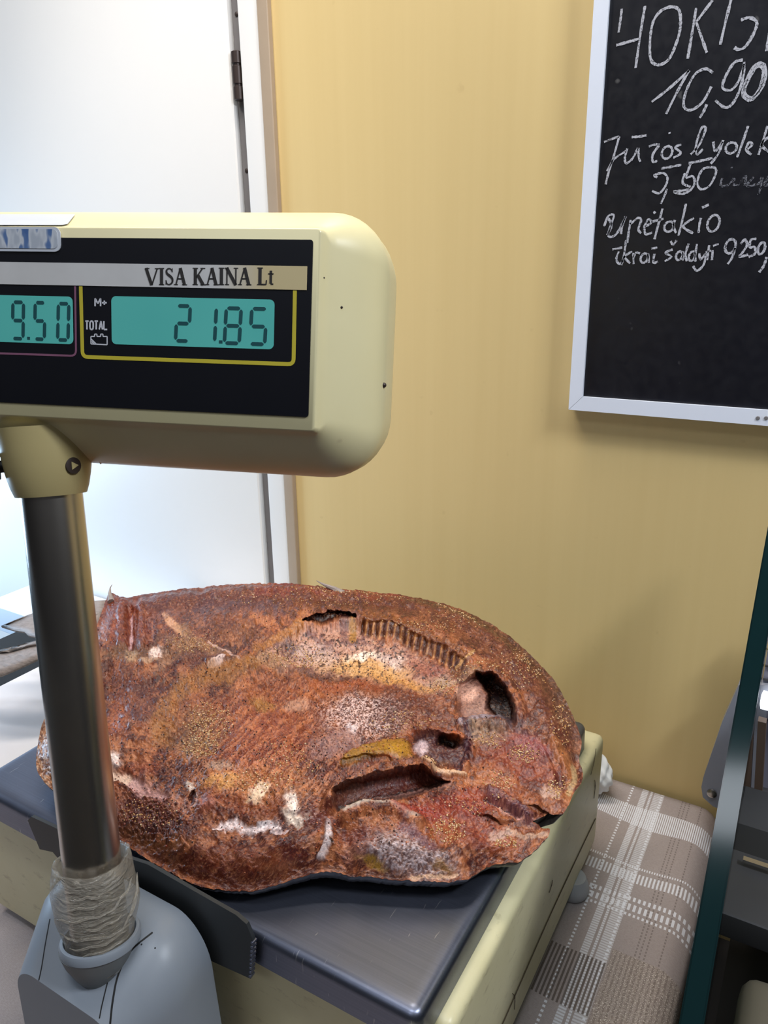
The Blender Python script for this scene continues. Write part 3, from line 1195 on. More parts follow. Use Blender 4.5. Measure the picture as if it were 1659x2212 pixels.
# blue and silver sticker wrapped over the top edge
n = NT('blue_silver_sticker')
X, Y, Z = n.xyz()
f = n.noise(1.0, 2, 0.5, n.scaled((160, 160, 60)))
c = n.ramp(f, [(0.40, lin(70, 100, 150)), (0.47, lin(92, 118, 160)), (0.52, lin(196, 200, 206)), (0.60, lin(170, 176, 186))])
n.set(c, 0.3)
MAT_STICK = n.mat
MAT_SILVER = plain('silver_sticker_edge', (206, 210, 218), 0.3, 0.1, var=0.08)
su, sv = face(134, 545)
rim = [hp(u, v, -0.0011) for u, v in rounded_rect(u_pole - 0.06, su, vT + 0.0004, sv, 0.003, 5)]
from_bm('sticker_border', prism_bm(rim, HW * 0.0005), MAT_SILVER, head)
rim = [hp(u, v, -0.0013) for u, v in rounded_rect(u_pole - 0.058, su - 0.0013, vT + 0.0014, sv - 0.0013, 0.0022, 5)]
from_bm('sticker_print', prism_bm(rim, HW * 0.0003), MAT_STICK, head)
V, F = [], []
cols, rows = 14, 10
for j in range(rows):
    py = 489 - j * 2.6
    for i in range(cols):
        px = -60 + (205 + j * 2.0 - (10 if j == 0 else 0)) * i / (cols - 1)
        h, nn = hit(headbvh, px, py, 0.0006)
        V.append(h if h is not None else V[-1] + np.array([0, 0.0008, 0.0002]))
for j in range(rows - 1):
    for i in range(cols - 1):
        a0 = j * cols + i
        F.append((a0, a0 + 1, a0 + cols + 1, a0 + cols))
pydata('sticker_flap', V, F, MAT_SILVER, head, True)

# chip and scuffs on the right-hand end of the head
for px, py, r in ((829, 832, 0.0013), (738, 664, 0.0006), (700, 600, 0.0004)):
    h, nn = hit(headbvh, px, py, 0.0)
    if h is not None:
        bm = bmesh.new()
        bmesh.ops.create_icosphere(bm, subdivisions=2, radius=r, matrix=Matrix.Translation(Vector(h)))
        from_bm('plastic_chip', bm, MAT_HINGE, head)

# swivel bracket under the head
MAT_BRK = plain('olive_cream_bracket', (176, 160, 112), 0.4, var=0.12, scale=25)
top = pole_b
br = lathe('swivel_bracket', top - pdir * 0.0015, pdir, [(0, 0.0150), (0.0, 0.0168), (0.004, 0.0182), (0.010, 0.0196), (0.016, 0.0206), (0.024, 0.0212), (0.034, 0.0214)],
           MAT_BRK, scale, seg=64)
right = np.cross(pdir, -np.array(tocam))
right = right if right @ HA > 0 else -right
pe = top + pdir * 0.018 + right * 0.021 + tocam * 0.004
lathe('bracket_ear', pe, right + pdir * 0.5, [(0, 0.007), (0.004, 0.0066), (0.006, 0.005), (0.007, 0.002)], MAT_BRK, br, seg=28)
ps = top + pdir * 0.0125 + right * 0.0105 + tocam * 0.0163
lathe('screw_hole', ps, tocam + right * 0.6, [(0, 0.0040), (0.0014, 0.0040), (0.0016, 0.0030)], MAT_HINGE, br, seg=28)
bm = bmesh.new()
tn = tocam + right * 0.6
tn /= np.linalg.norm(tn)
tx = np.cross(pdir, tn)
tx /= np.linalg.norm(tx)
tyy = np.cross(tn, tx)
prism_bm([ps + tn * 0.0018 + tx * x + tyy * y for x, y in ((-0.0014, -0.0019), (0.0021, 0.0), (-0.0014, 0.0019))], tn * 0.0005, bm)
from_bm('screw_head', bm, MAT_BRK, br)
pk = top + pdir * 0.014 - right * 0.0195
lathe('clamp_knob', pk, -right, [(0, 0.003), (0.002, 0.003), (0.0022, 0.0062), (0.006, 0.0068), (0.010, 0.0060), (0.011, 0.003)], MAT_BLACK, scale, seg=24)

# ------------------------------------------------------------------ smoked fish
RIM = [(78, 1650, .020), (86, 1585, .026), (95, 1555, .030), (122, 1500, .038), (160, 1430, .048), (195, 1375, .054), (213, 1340, .057), (226, 1304, .060),
       (236, 1281, .063), (252, 1285, .062), (275, 1291, .061), (330, 1281, .061), (420, 1270, .062), (520, 1262, .062), (600, 1260, .062),
       (690, 1267, .062), (760, 1275, .061), (830, 1281, .060), (900, 1291, .060), (980, 1311, .058), (1040, 1336, .057), (1090, 1366, .055),
       (1130, 1399, .053), (1165, 1434, .050), (1195, 1466, .047), (1215, 1500, .044), (1240, 1552, .039), (1256, 1600, .034), (1251, 1640, .030),
       (1259, 1668, .028), (1256, 1690, .027), (1240, 1712, .026), (1228, 1740, .025), (1212, 1760, .024), (1192, 1753, .023),
       (1165, 1768, .023), (1130, 1782, .021), (1112, 1798, .019), (1140, 1806, .017), (1178, 1798, .019), (1187, 1790, .020), (1184, 1806, .019), (1160, 1832, .016),
       (1120, 1862, .013), (1070, 1868, .013), (1040, 1881, .015), (1010, 1899, .016), (960, 1905, .016), (860, 1901, .016), (760, 1890, .017),
       (700, 1884, .018), (640, 1898, .016), (560, 1921, .013), (520, 1925, .012), (430, 1915, .010), (330, 1864, .008), (255, 1815, .009),
       (200, 1785, .010), (150, 1748, .012), (115, 1708, .015), (92, 1684, .018)]
INNER = [(620, 1550, .054), (850, 1450, .055), (400, 1450, .058), (300, 1650, .036), (500, 1750, .040), (700, 1790, .036), (900, 1800, .031),
         (1100, 1720, .029), (1060, 1610, .040), (800, 1600, .056), (600, 1340, .067), (850, 1345, .069), (1000, 1400, .066), (1150, 1500, .054),
         (1190, 1600, .042), (330, 1370, .064), (450, 1880, .018), (620, 1850, .028), (860, 1850, .026), (1010, 1840, .022), (260, 1530, .046),
         (180, 1650, .032), (400, 1830, .024), (700, 1700, .050), (450, 1620, .050), (960, 1700, .034)]
CPX = np.array([(a, b) for a, b, _ in RIM + INNER], float)
CP3 = np.array([on_z(a, b, z) for a, b, z in RIM + INNER])


def tps_fit(P, z, lam=1e-6):
    d = np.linalg.norm(P[:, None] - P[None], axis=2)
    K = np.where(d > 0, d * d * np.log(d + 1e-12), 0)
    N = len(P)
    A = np.zeros((N + 3, N + 3))
    A[:N, :N] = K + lam * np.eye(N)
    A[:N, N] = 1
    A[:N, N + 1:] = P
    A[N:, :N] = A[:N, N:].T
    return np.linalg.solve(A, np.concatenate([z, np.zeros(3)]))


P2 = CP3[:, :2] * 10
TW = tps_fit(P2, CP3[:, 2], 2e-4)


def tps(x, y):
    q = np.column_stack([x, y]) * 10
    out = np.empty(len(q))
    for s in range(0, len(q), 40000):
        qq = q[s:s + 40000]
        d2 = ((qq[:, None] - P2[None]) ** 2).sum(2)
        K = np.where(d2 > 0, 0.5 * d2 * np.log(d2 + 1e-24), 0)
        out[s:s + 40000] = K @ TW[:-3] + TW[-3] + qq @ TW[-2:]
    return out


NTH, NRD = 1500, 320
rim3 = np.array(smooth_line([on_z(a, b, z) for a, b, z in RIM], 12, True))
seglen = np.linalg.norm(np.diff(np.vstack([rim3, rim3[:1]]), axis=0), axis=1)
cum = np.concatenate([[0], np.cumsum(seglen)])
tq = np.arange(NTH) / NTH * cum[-1]
rimc = np.vstack([rim3, rim3[:1]])
rim_s = np.column_stack([np.interp(tq, cum, rimc[:, k]) for k in range(3)])
ctr = np.array(on_z(640, 1620, 0.048))
rad = np.linspace(0.004, 1.0, NRD) ** 0.85
XY = ctr[None, None, :2] + (rim_s[None, :, :2] - ctr[None, None, :2]) * rad[:, None, None]
xf, yf = XY[..., 0].ravel(), XY[..., 1].ravel()
zf = tps(xf, yf)
rr_ = np.repeat(rad, NTH)
zr = np.tile(rim_s[:, 2], NRD)
k = np.clip((rr_ - 0.9) / 0.1, 0, 1)
k = k * k * (3 - 2 * k)
zf = zf * (1 - k) + zr * k
# fleshy rounding near the rim
zf += 0.004 * np.clip(1 - ((rr_ - 0.90) / 0.08) ** 2, 0, 1) ** 1.5
BASE = np.column_stack([xf, yf, zf])
PXv, PYv = project(BASE)
NV = len(BASE)

# warped coordinates so painted patches get ragged edges
w1 = (fbm(PXv, PYv, 1 / 38, 4, 11) - 0.5)
w2 = (fbm(PXv, PYv, 1 / 38, 4, 23) - 0.5)
w3 = (fbm(PXv, PYv, 1 / 9, 3, 31) - 0.5)
w4 = (fbm(PXv, PYv, 1 / 9, 3, 37) - 0.5)
WX, WYv = PXv + w1 * 34 + w3 * 11, PYv + w2 * 34 + w4 * 11
SX, SYv = PXv + w3 * 6, PYv + w4 * 6          # lightly warped, for crisp shapes


def col(r, g, b):
    return np.array(lin(r, g, b)[:3])


def E(cx, cy, rx, ry, rot=0, soft=1.0, crisp=False):
    X_, Y_ = (SX, SYv) if crisp else (WX, WYv)
    a = math.radians(rot)
    dx, dy = X_ - cx, Y_ - cy
    p = (dx * math.cos(a) + dy * math.sin(a)) / rx
    q = (-dx * math.sin(a) + dy * math.cos(a)) / ry
    d = np.sqrt(p * p + q * q)
    t = np.clip((1 + soft * 0.5 - d) / soft, 0, 1)
    return t * t * (3 - 2 * t)


def L(pts, hw, soft=0.8, crisp=True, taper=False):
    X_, Y_ = (SX, SYv) if crisp else (WX, WYv)
    best = np.full(NV, 1e9)
    P = np.array(pts, float)
    tot = len(P) - 1
    for i in range(tot):
        a, b = P[i], P[i + 1]
        d = b - a
        t = np.clip(((X_ - a[0]) * d[0] + (Y_ - a[1]) * d[1]) / (d @ d), 0, 1)
        dist = np.hypot(X_ - a[0] - t * d[0], Y_ - a[1] - t * d[1])
        if taper:
            s = (i + t) / tot
            dist = dist / (0.25 + 0.75 * np.sin(np.pi * np.clip(s, 0.02, 0.98)))
        best = np.minimum(best, dist)
    t = np.clip((1 + soft * 0.5 - best / hw) / soft, 0, 1)
    return t * t * (3 - 2 * t)


def POLY(pts, soft=5.0, crisp=True):
    X_, Y_ = (SX, SYv) if crisp else (WX, WYv)
    P = np.array(pts, float)
    inside = np.zeros(NV, bool)
    dist = np.full(NV, 1e9)
    N = len(P)
    for i in range(N):
        a, b = P[i], P[(i + 1) % N]
        cond = (a[1] > Y_) != (b[1] > Y_)
        xi = (b[0] - a[0]) * (Y_ - a[1]) / (b[1] - a[1] + 1e-12) + a[0]
        inside ^= cond & (X_ < xi)
        d = b - a
        t = np.clip(((X_ - a[0]) * d[0] + (Y_ - a[1]) * d[1]) / (d @ d), 0, 1)
        dist = np.minimum(dist, np.hypot(X_ - a[0] - t * d[0], Y_ - a[1] - t * d[1]))
    sd = np.where(inside, dist, -dist)
    t = np.clip(sd / soft * 0.5 + 0.5, 0, 1)
    return t * t * (3 - 2 * t)


# --- base colour of the spice rub
n1 = fbm(PXv, PYv, 1 / 60, 5, 1)
n2 = fbm(PXv, PYv, 1 / 14, 4, 2)
ca, sa = math.cos(math.radians(-42)), math.sin(math.radians(-42))
n3 = fbm((PXv * ca + PYv * sa) / 26, (-PXv * sa + PYv * ca) / 4.5, 1.0, 4, 3)
n4 = fbm(PXv, PYv, 1 / 4.5, 3, 4)
n5 = fbm(PXv, PYv, 1 / 2.2, 2, 5)


def sstep(x, a, b):
    t = np.clip((x - a) / (b - a), 0, 1)
    return (t * t * (3 - 2 * t))


COL = np.tile(col(136, 76, 50), (NV, 1))


def paint(mask, c_, amt=1.0):
    global COL
    m_ = (mask * amt)[:, None]
    COL = COL * (1 - m_) + np.array(c_)[None] * m_


paint(sstep(n1, 0.45, 0.62), col(184, 118, 74), 0.85)
paint(sstep(n1, 0.54, 0.38), col(98, 52, 46), 0.8)
paint(sstep(n3, 0.52, 0.68), col(196, 126, 86), 0.55)
paint(sstep(n2, 0.54, 0.66), col(84, 46, 44), 0.7)
paint(sstep(n2, 0.46, 0.34), col(204, 146, 104), 0.5)
# back band: dark rust, painted darker still for the weaker light there
paint(L([(235, 1300), (400, 1290), (560, 1285), (700, 1290), (860, 1305)], 30, 1.2, False), col(104, 50, 40), 0.8)
paint(L([(430, 1318), (520, 1305), (600, 1315)], 20, 1.2, False), col(108, 72, 78), 0.7)
paint(L([(560, 1268), (720, 1280), (850, 1290)], 8, 1.2, False), col(150, 68, 56), 0.6)
paint(L([(900, 1310), (1040, 1370), (1150, 1470), (1220, 1580)], 36, 1.3, False), col(118, 68, 54), 0.7)
paint(L([(1190, 1480), (1240, 1580), (1245, 1640)], 12, 1.3, False), col(112, 86, 76), 0.6)
paint(L([(900, 1296), (1040, 1340), (1130, 1405), (1200, 1480), (1240, 1560)], 7, 1.4, True), col(98, 72, 48), 0.6)
# tail end
paint(E(275, 1345, 55, 55), col(146, 74, 50), 0.7)
paint(L([(330, 1300), (365, 1340), (400, 1380)], 26, 1.3, False), col(110, 60, 52), 0.6)
paint(L([(284, 1325), (282, 1380), (278, 1400)], 3.2), col(206, 176, 186), 0.8)
paint(L([(329, 1345), (330, 1385)], 2.2), col(190, 130, 100), 0.6)
paint(L([(250, 1330), (240, 1380)], 4), col(176, 100, 66), 0.6)
paint(L([(353, 1328), (372, 1348), (400, 1372)], 9, 0.8, True, True), col(214, 168, 132), 0.9)
paint(E(400, 1360, 22, 10, 20), col(168, 138, 104), 0.7)
paint(E(330, 1410, 130, 18), col(150, 118, 88), 0.55)
paint(E(420, 1390, 60, 16, 10), col(168, 132, 100), 0.7)
paint(E(335, 1405, 14, 12), col(236, 220, 214), 0.95)
paint(E(320, 1422, 22, 7), col(214, 186, 160), 0.7)
paint(E(277, 1415, 14, 17), col(206, 180, 148), 0.85)
paint(E(345, 1440, 30, 10, -38), col(202, 160, 128), 0.6)
paint(E(428, 1425, 38, 20), col(104, 54, 50), 0.75)
paint(E(260, 1400, 40, 12), col(124, 96, 66), 0.5)
paint(L([(450, 1384), (480, 1400), (516, 1420)], 2.6), col(204, 176, 166), 0.9)
paint(L([(450, 1440), (468, 1432), (486, 1420)], 8, 0.8, True, True), col(226, 214, 218), 0.95)
paint(E(470, 1452, 24, 8), col(96, 56, 56), 0.6)
paint(E(470, 1350, 70, 25), col(128, 80, 60), 0.5)
paint(E(520, 1365, 40, 16), col(154, 104, 70), 0.6)
# olive tan arc and spice patch on the left of the big flap
paint(L([(352, 1590), (350, 1545), (380, 1500), (430, 1470), (500, 1440), (540, 1430)], 22, 1.1, False), col(176, 126, 66), 0.8)
paint(E(262, 1480, 40, 50), col(150, 92, 68), 0.5)
paint(E(255, 1545, 26, 40), col(186, 108, 66), 0.6)
paint(E(310, 1520, 26, 60), col(116, 68, 62), 0.55)
paint(E(470, 1545, 90, 40), col(166, 100, 60), 0.6)
paint(E(440, 1575, 62, 45), col(128, 104, 76), 0.75)
paint(E(425, 1615, 48, 30), col(160, 132, 96), 0.65)
# central flap: rust, streaked
paint(E(610, 1540, 130, 70, -10), col(186, 112, 70), 0.65)
paint(E(570, 1610, 110, 60, -10), col(176, 94, 60), 0.65)
paint(E(560, 1690, 130, 32, 5), col(214, 148, 90), 0.7)
paint(sstep(n3, 0.5, 0.64) * E(600, 1600, 200, 120), col(214, 146, 104), 0.55)
paint(sstep(n3, 0.5, 0.36) * E(600, 1600, 200, 120), col(140, 70, 50), 0.55)
paint(E(570, 1520, 26, 16), col(180, 140, 62), 0.6)
paint(E(640, 1530, 24, 14), col(212, 178, 156), 0.55)
paint(E(815, 1425, 0.1, 0.1), col(0, 0, 0), 0)
paint(E(680, 1452, 50, 10, 3), col(98, 62, 64), 0.8)
paint(E(790, 1478, 120, 13, -2), col(188, 106, 66), 0.75)
paint(E(860, 1500, 110, 20, 6), col(150, 84, 58), 0.5)
paint(E(790, 1545, 70, 34), col(190, 166, 164), 0.55 * 1)
paint(sstep(n5, 0.5, 0.62) * E(790, 1550, 95, 45), col(232, 218, 220), 0.8)
paint(sstep(n5, 0.5, 0.38) * E(790, 1550, 95, 45), col(104, 66, 66), 0.7)
paint(E(900, 1545, 80, 34, 5), col(112, 62, 58), 0.6)
paint(E(940, 1590, 60, 14), col(156, 86, 56), 0.6)
paint(E(720, 1612, 56, 24, -20), col(176, 146, 146), 0.65)
paint(E(760, 1575, 14, 10), col(226, 220, 226), 0.7)
# belly membrane behind the flap
BEL = POLY([(560, 1420), (600, 1385), (650, 1355), (700, 1343), (765, 1338), (820, 1370), (900, 1400), (975, 1440), (1000, 1465), (960, 1490), (860, 1478), (760, 1452), (640, 1445)], 16, False)
paint(BEL, col(202, 164, 146), 0.85)
paint(BEL * sstep(n2, 0.5, 0.66), col(134, 96, 98), 0.8)
paint(E(790, 1430, 100, 24, 8), col(226, 180, 112), 0.85)
paint(E(870, 1468, 70, 14, 12), col(222, 166, 84), 0.75)
paint(E(785, 1404, 36, 10, -4), col(246, 234, 216), 0.9)
paint(E(850, 1415, 30, 12, 10), col(226, 208, 200), 0.8)
paint(E(680, 1400, 40, 22), col(208, 190, 186), 0.6)
paint(E(625, 1395, 24, 14), col(118, 108, 116), 0.6)
paint(E(580, 1425, 36, 14), col(176, 140, 104), 0.7)
paint(E(930, 1440, 46, 22, 28), col(176, 112, 96), 0.7)
paint(E(960, 1470, 32, 14, 20), col(190, 172, 154), 0.75)
spots = sstep(fbm(PXv, PYv, 1 / 5.0, 2, 77), 0.66, 0.74)
paint(spots * BEL, col(72, 54, 52), 0.85)
paint(L([(552, 1400), (600, 1378), (650, 1350)], 8), col(184, 128, 70), 0.85)
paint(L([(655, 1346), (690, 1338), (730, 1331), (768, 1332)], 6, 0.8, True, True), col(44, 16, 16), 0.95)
paint(L([(762, 1342), (762, 1352), (761, 1366)], 8, 0.7, True), col(178, 136, 66), 0.9)
# rib row
RIB = [(790, 1341), (850, 1352), (910, 1378), (960, 1402), (1000, 1424)]
ribm = L(RIB, 13, 0.7)
paint(ribm, col(142, 86, 40), 0.9)
along = (PXv - 790) * 0.92 + (PYv - 1341) * 0.38
tick = 0.5 + 0.5 * np.sin(along * 2 * np.pi / 15.5)
ribl = L([(x - 2, y + 8) for x, y in RIB], 8, 0.7)
paint(ribl * sstep(tick, 0.55, 0.25), col(80, 44, 22), 0.8)
paint(ribl * sstep(tick, 0.78, 0.98), col(214, 166, 104), 0.65)
paint(L([(985, 1432), (1005, 1425), (1022, 1416)], 2.4), col(208, 166, 104), 0.9)
paint(E(985, 1445, 16, 12), col(122, 74, 36), 0.8)
paint(E(1020, 1460, 26, 14, 20), col(150, 120, 92), 0.7)
# opening on the right (gill cavity)
CAV = POLY([(995, 1478), (1030, 1456), (1060, 1462), (1090, 1490), (1110, 1530), (1109, 1558), (1088, 1560), (1050, 1552), (1002, 1562), (988, 1540)], 6)
paint(CAV, col(158, 116, 102), 0.9)
paint(E(1008, 1495, 24, 20, 0, 0.7, True), col(226, 182, 160), 0.95)
paint(E(1040, 1530, 34, 18, -10, 0.8, True), col(172, 138, 124), 0.8)
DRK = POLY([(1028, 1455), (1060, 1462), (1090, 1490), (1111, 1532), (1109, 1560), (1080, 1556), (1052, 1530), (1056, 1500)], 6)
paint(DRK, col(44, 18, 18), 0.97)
paint(L([(998, 1566), (1030, 1556), (1072, 1550), (1100, 1560)], 7, 0.8), col(174, 172, 188), 0.95)
paint(E(1050, 1586, 50, 24, -4, 0.9), col(172, 152, 124), 0.85)
paint(sstep(n4, 0.52, 0.66) * E(1050, 1586, 50, 24), col(112, 92, 76), 0.7)
# fat and pocket
FAT = POLY([(742, 1634), (780, 1612), (830, 1602), (870, 1598), (884, 1610), (892, 1640), (862, 1648), (845, 1632), (800, 1636), (770, 1650), (735, 1654)], 7)
paint(FAT, col(178, 136, 30), 0.9)
paint(E(855, 1632, 22, 14), col(206, 160, 46), 0.7)
paint(E(830, 1650, 14, 8), col(226, 150, 40), 0.7)
PCK = POLY([(896, 1592), (930, 1588), (975, 1600), (1000, 1612), (1014, 1600), (1015, 1650), (985, 1662), (940, 1650), (905, 1632)], 7)
paint(PCK, col(98, 70, 76), 0.9)
paint(E(910, 1616, 16, 16, 0, 0.8, True), col(216, 200, 206), 0.85)
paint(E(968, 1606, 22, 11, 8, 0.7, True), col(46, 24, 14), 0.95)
paint(L([(1003, 1560), (1013, 1600), (1008, 1640), (990, 1664)], 8), col(92, 58, 74), 0.85)
paint(E(985, 1596, 18, 9, 15), col(206, 116, 56), 0.8)
paint(E(930, 1652, 40, 10), col(150, 110, 80), 0.6)
paint(L([(912, 1662), (950, 1670), (1008, 1680)], 4.5, 0.8, True, True), col(216, 182, 146), 0.95)
# band between fat and slit
paint(L([(720, 1690), (790, 1662), (880, 1655)], 16, 1.0, False), col(148, 104, 96), 0.6)
# slit
SLIT = POLY([(722, 1752), (722, 1728), (752, 1706), (800, 1692), (860, 1682), (915, 1674), (968, 1688), (940, 1702), (880, 1722), (810, 1732), (760, 1740), (738, 1758)], 5)
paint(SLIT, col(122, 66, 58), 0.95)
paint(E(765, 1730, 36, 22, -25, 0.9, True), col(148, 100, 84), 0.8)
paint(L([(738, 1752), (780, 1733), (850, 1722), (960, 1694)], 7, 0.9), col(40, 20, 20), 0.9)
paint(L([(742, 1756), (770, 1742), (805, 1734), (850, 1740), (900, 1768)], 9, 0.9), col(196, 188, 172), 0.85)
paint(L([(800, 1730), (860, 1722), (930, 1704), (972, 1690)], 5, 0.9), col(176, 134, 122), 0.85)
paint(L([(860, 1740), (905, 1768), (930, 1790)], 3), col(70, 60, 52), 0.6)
# lower head, cheek and jaw
paint(E(980, 1740, 110, 30, -6), col(166, 66, 54), 0.7)
paint(E(900, 1750, 60, 14, 12), col(176, 70, 56), 0.7)
paint(E(1010, 1790, 90, 30, 10), col(172, 96, 80), 0.6)
paint(E(960, 1790, 36, 26), col(178, 104, 58), 0.7)
paint(E(1120, 1640, 90, 46, 25), col(158, 82, 66), 0.7)
paint(E(1150, 1600, 46, 20, 20), col(176, 104, 108), 0.65)
paint(E(1110, 1570, 60, 12, 10), col(104, 74, 82), 0.55)
paint(L([(1060, 1716), (1110, 1746), (1140, 1768)], 13, 1.0), col(124, 84, 96), 0.75)
paint(L([(1060, 1735), (1095, 1756), (1130, 1766)], 3), col(224, 176, 164), 0.7)
paint(L([(1044, 1724), (1080, 1740), (1112, 1760)], 2.5), col(70, 56, 66), 0.7)
paint(L([(1050, 1690), (1110, 1700), (1160, 1730)], 12, 1.2), col(176, 108, 70), 0.6)
paint(E(1190, 1712, 18, 14, 0, 0.9), col(196, 168, 152), 0.8)
paint(L([(1195, 1600), (1222, 1645), (1234, 1690), (1224, 1730)], 10, 1.1), col(186, 124, 74), 0.75)
paint(L([(1238, 1660), (1240, 1690), (1228, 1715)], 6), col(196, 172, 128), 0.8)
paint(E(1205, 1745, 22, 14), col(176, 118, 90), 0.6)
paint(L([(1100, 1794), (1130, 1812), (1180, 1802)], 5), col(206, 170, 140), 0.75)
paint(E(1080, 1800, 22, 8, -30), col(200, 186, 176), 0.6)
paint(E(1090, 1826, 40, 16), col(176, 98, 60), 0.7)
# silver-grey chin
paint(E(880, 1845, 90, 36, 12), col(178, 162, 162), 0.8)
paint(sstep(n4, 0.5, 0.64) * E(880, 1845, 100, 40, 12), col(226, 218, 224), 0.7)
paint(sstep(n4, 0.5, 0.36) * E(880, 1845, 100, 40, 12), col(112, 82, 78), 0.75)
paint(E(800, 1862, 34, 10, 22), col(182, 146, 44), 0.75)
paint(E(955, 1870, 22, 12), col(160, 122, 58), 0.7)
paint(E(770, 1832, 36, 26, -50), col(150, 106, 100), 0.6)
paint(E(775, 1800, 50, 14, -8), col(136, 66, 50), 0.6)
paint(L([(870, 1790), (900, 1810), (930, 1830)], 12, 1.1), col(136, 96, 110), 0.65)
paint(L([(890, 1898), (940, 1896), (985, 1888)], 4), col(222, 186, 152), 0.85)
paint(L([(708, 1782), (710, 1808), (704, 1832), (694, 1855)], 8, 0.7), col(222, 212, 212), 0.95)
paint(E(716, 1822, 4, 4, 0, 0.8, True), col(40, 26, 26), 0.9)
# white flesh showing through the crust, lower left
paint(E(246, 1642, 22, 11, 5), col(244, 236, 232), 0.95)
paint(L([(236, 1662), (262, 1678), (290, 1694)], 9, 0.9, False), col(236, 214, 192), 0.9)
paint(L([(288, 1692), (320, 1706), (352, 1722)], 13, 0.9, False), col(210, 172, 170), 0.85)
paint(L([(370, 1728), (400, 1738)], 12, 1.0, False), col(206, 154, 130), 0.75)
paint(E(300, 1665, 40, 14), col(160, 86, 64), 0.5)
paint(E(415, 1718, 8, 14, 10, 0.6, True), col(66, 26, 24), 0.95)
paint(L([(424, 1712), (424, 1738), (412, 1740)], 1.6), col(232, 186, 160), 0.8)
paint(E(446, 1738, 24, 14), col(190, 122, 104), 0.75)
paint(E(480, 1690, 40, 12), col(226, 172, 96), 0.7)
paint(E(470, 1660, 26, 10), col(190, 170, 150), 0.65)
paint(E(560, 1706, 22, 10, -25), col(246, 226, 196), 0.9)
paint(E(548, 1722, 14, 8, -20), col(240, 216, 180), 0.8)
paint(E(415, 1694, 10, 6), col(240, 230, 216), 0.85)
paint(E(632, 1732, 16, 20, 15), col(250, 242, 230), 0.95)
paint(E(640, 1762, 26, 9, -5), col(248, 238, 220), 0.95)
paint(L([(470, 1782), (510, 1780), (560, 1790), (590, 1776)], 8, 0.9, False), col(236, 226, 226), 0.95)
paint(E(572, 1776, 16, 8, -30), col(240, 238, 240), 0.9)
paint(L([(585, 1790), (625, 1786)], 3, 0.9), col(220, 206, 206), 0.8)
paint(E(500, 1735, 50, 18, 25), col(150, 80, 44), 0.7)
paint(E(580, 1740, 36, 20), col(166, 94, 46), 0.65)
paint(E(690, 1765, 40, 22), col(126, 64, 56), 0.7)
# crusty dark lower edge
paint(E(330, 1760, 80, 34, 20), col(112, 60, 50), 0.75)
paint(E(380, 1790, 60, 22, 15), col(92, 54, 54), 0.6)
paint(L([(260, 1800), (350, 1850), (450, 1895), (540, 1905), (660, 1880)], 22, 1.2, False), col(104, 56, 38), 0.7)
paint(L([(420, 1850), (520, 1860), (640, 1840)], 22, 1.2, False), col(116, 56, 46), 0.6)
paint(E(480, 1850, 40, 12), col(154, 92, 56), 0.6)
paint(E(300, 1815, 40, 22, 25), col(146, 98, 58), 0.6)
paint(L([(700, 1874), (780, 1884), (880, 1894)], 6, 1.2), col(104, 70, 54), 0.6)
# left piece that shows beside the pole
paint(E(105, 1640, 40, 80), col(170, 124, 78), 0.8)
paint(sstep(n4, 0.5, 0.68) * E(105, 1640, 45, 90), col(226, 206, 178), 0.7)
paint(sstep(n4, 0.5, 0.36) * E(105, 1640, 45, 90), col(96, 58, 40), 0.7)
# overall speckle
paint(sstep(n5, 0.62, 0.74), col(226, 170, 128), 0.28)
paint(sstep(n5, 0.40, 0.28), col(72, 36, 32), 0.34)
paint(sstep(n4, 0.62, 0.74), col(84, 40, 36), 0.40)

# --- relief
COL = np.clip(COL, 0, 1)
LUM = COL.mean(1, keepdims=True)
COL = COL ** (1.22 - 0.22 * np.clip(LUM * 2.2, 0, 1)) * np.array([0.80, 0.705, 0.67]) * (1 + 0.55 * np.clip(LUM * 1.4 - 0.25, 0, 1))
view = (BASE - CAM)
view /= np.linalg.norm(view, axis=1)[:, None]
H = np.zeros(NV)
D = np.zeros(NV)       # push along the slanting cut direction
H += (n1 - 0.5) * 0.006 + (n2 - 0.5) * 0.0032 + (n4 - 0.5) * 0.0010 + (n5 - 0.5) * 0.0005
H += (n3 - 0.5) * 0.0026 * E(600, 1600, 220, 140)
SMOOTH = np.maximum.reduce([SLIT, CAV, FAT, L([(742, 1756), (770, 1742), (805, 1734), (850, 1740), (905, 1768)], 14), L([(800, 1730), (930, 1704), (972, 1690)], 8),
                             L([(708, 1782), (704, 1832), (694, 1855)], 10), L([(236, 1662), (290, 1694), (352, 1722)], 12)])
H *= 1 - 0.75 * SMOOTH
BELs = POLY([(600, 1410), (640, 1362), (700, 1343), (768, 1338), (800, 1352), (870, 1372), (940, 1402), (1000, 1432), (1010, 1470), (940, 1500), (840, 1490), (740, 1470), (650, 1440)], 9)
H -= 0.0075 * BELs * np.clip((1500 - PYv) / 110, 0, 1)
D += 0.010 * L([(655, 1346), (690, 1338), (730, 1331), (768, 1332)], 6, 0.8, True, True)
H += 0.0030 * L([(640, 1338), (700, 1326), (780, 1324), (900, 1356), (1010, 1410)], 16, 1.4)
D += 0.0034 * ribl * (0.8 + 0.2 * sstep(tick, 0.8, 0.3))
H += 0.0004 * ribl * sstep(tick, 0.7, 0.95)
D += 0.016 * CAV + 0.016 * DRK
H += 0.0045 * L([(1000, 1568), (1040, 1560), (1085, 1566)], 12, 1.2)
H += 0.0028 * L([(1060, 1450), (1100, 1488), (1124, 1540)], 14, 1.2)
D += 0.026 * SLIT
H += 0.0065 * L([(715, 1738), (735, 1706), (790, 1682), (860, 1670), (920, 1662)], 17, 1.3)
H += 0.0045 * L([(745, 1764), (780, 1748), (850, 1748), (905, 1778)], 13, 1.2)
H += 0.0025 * FAT
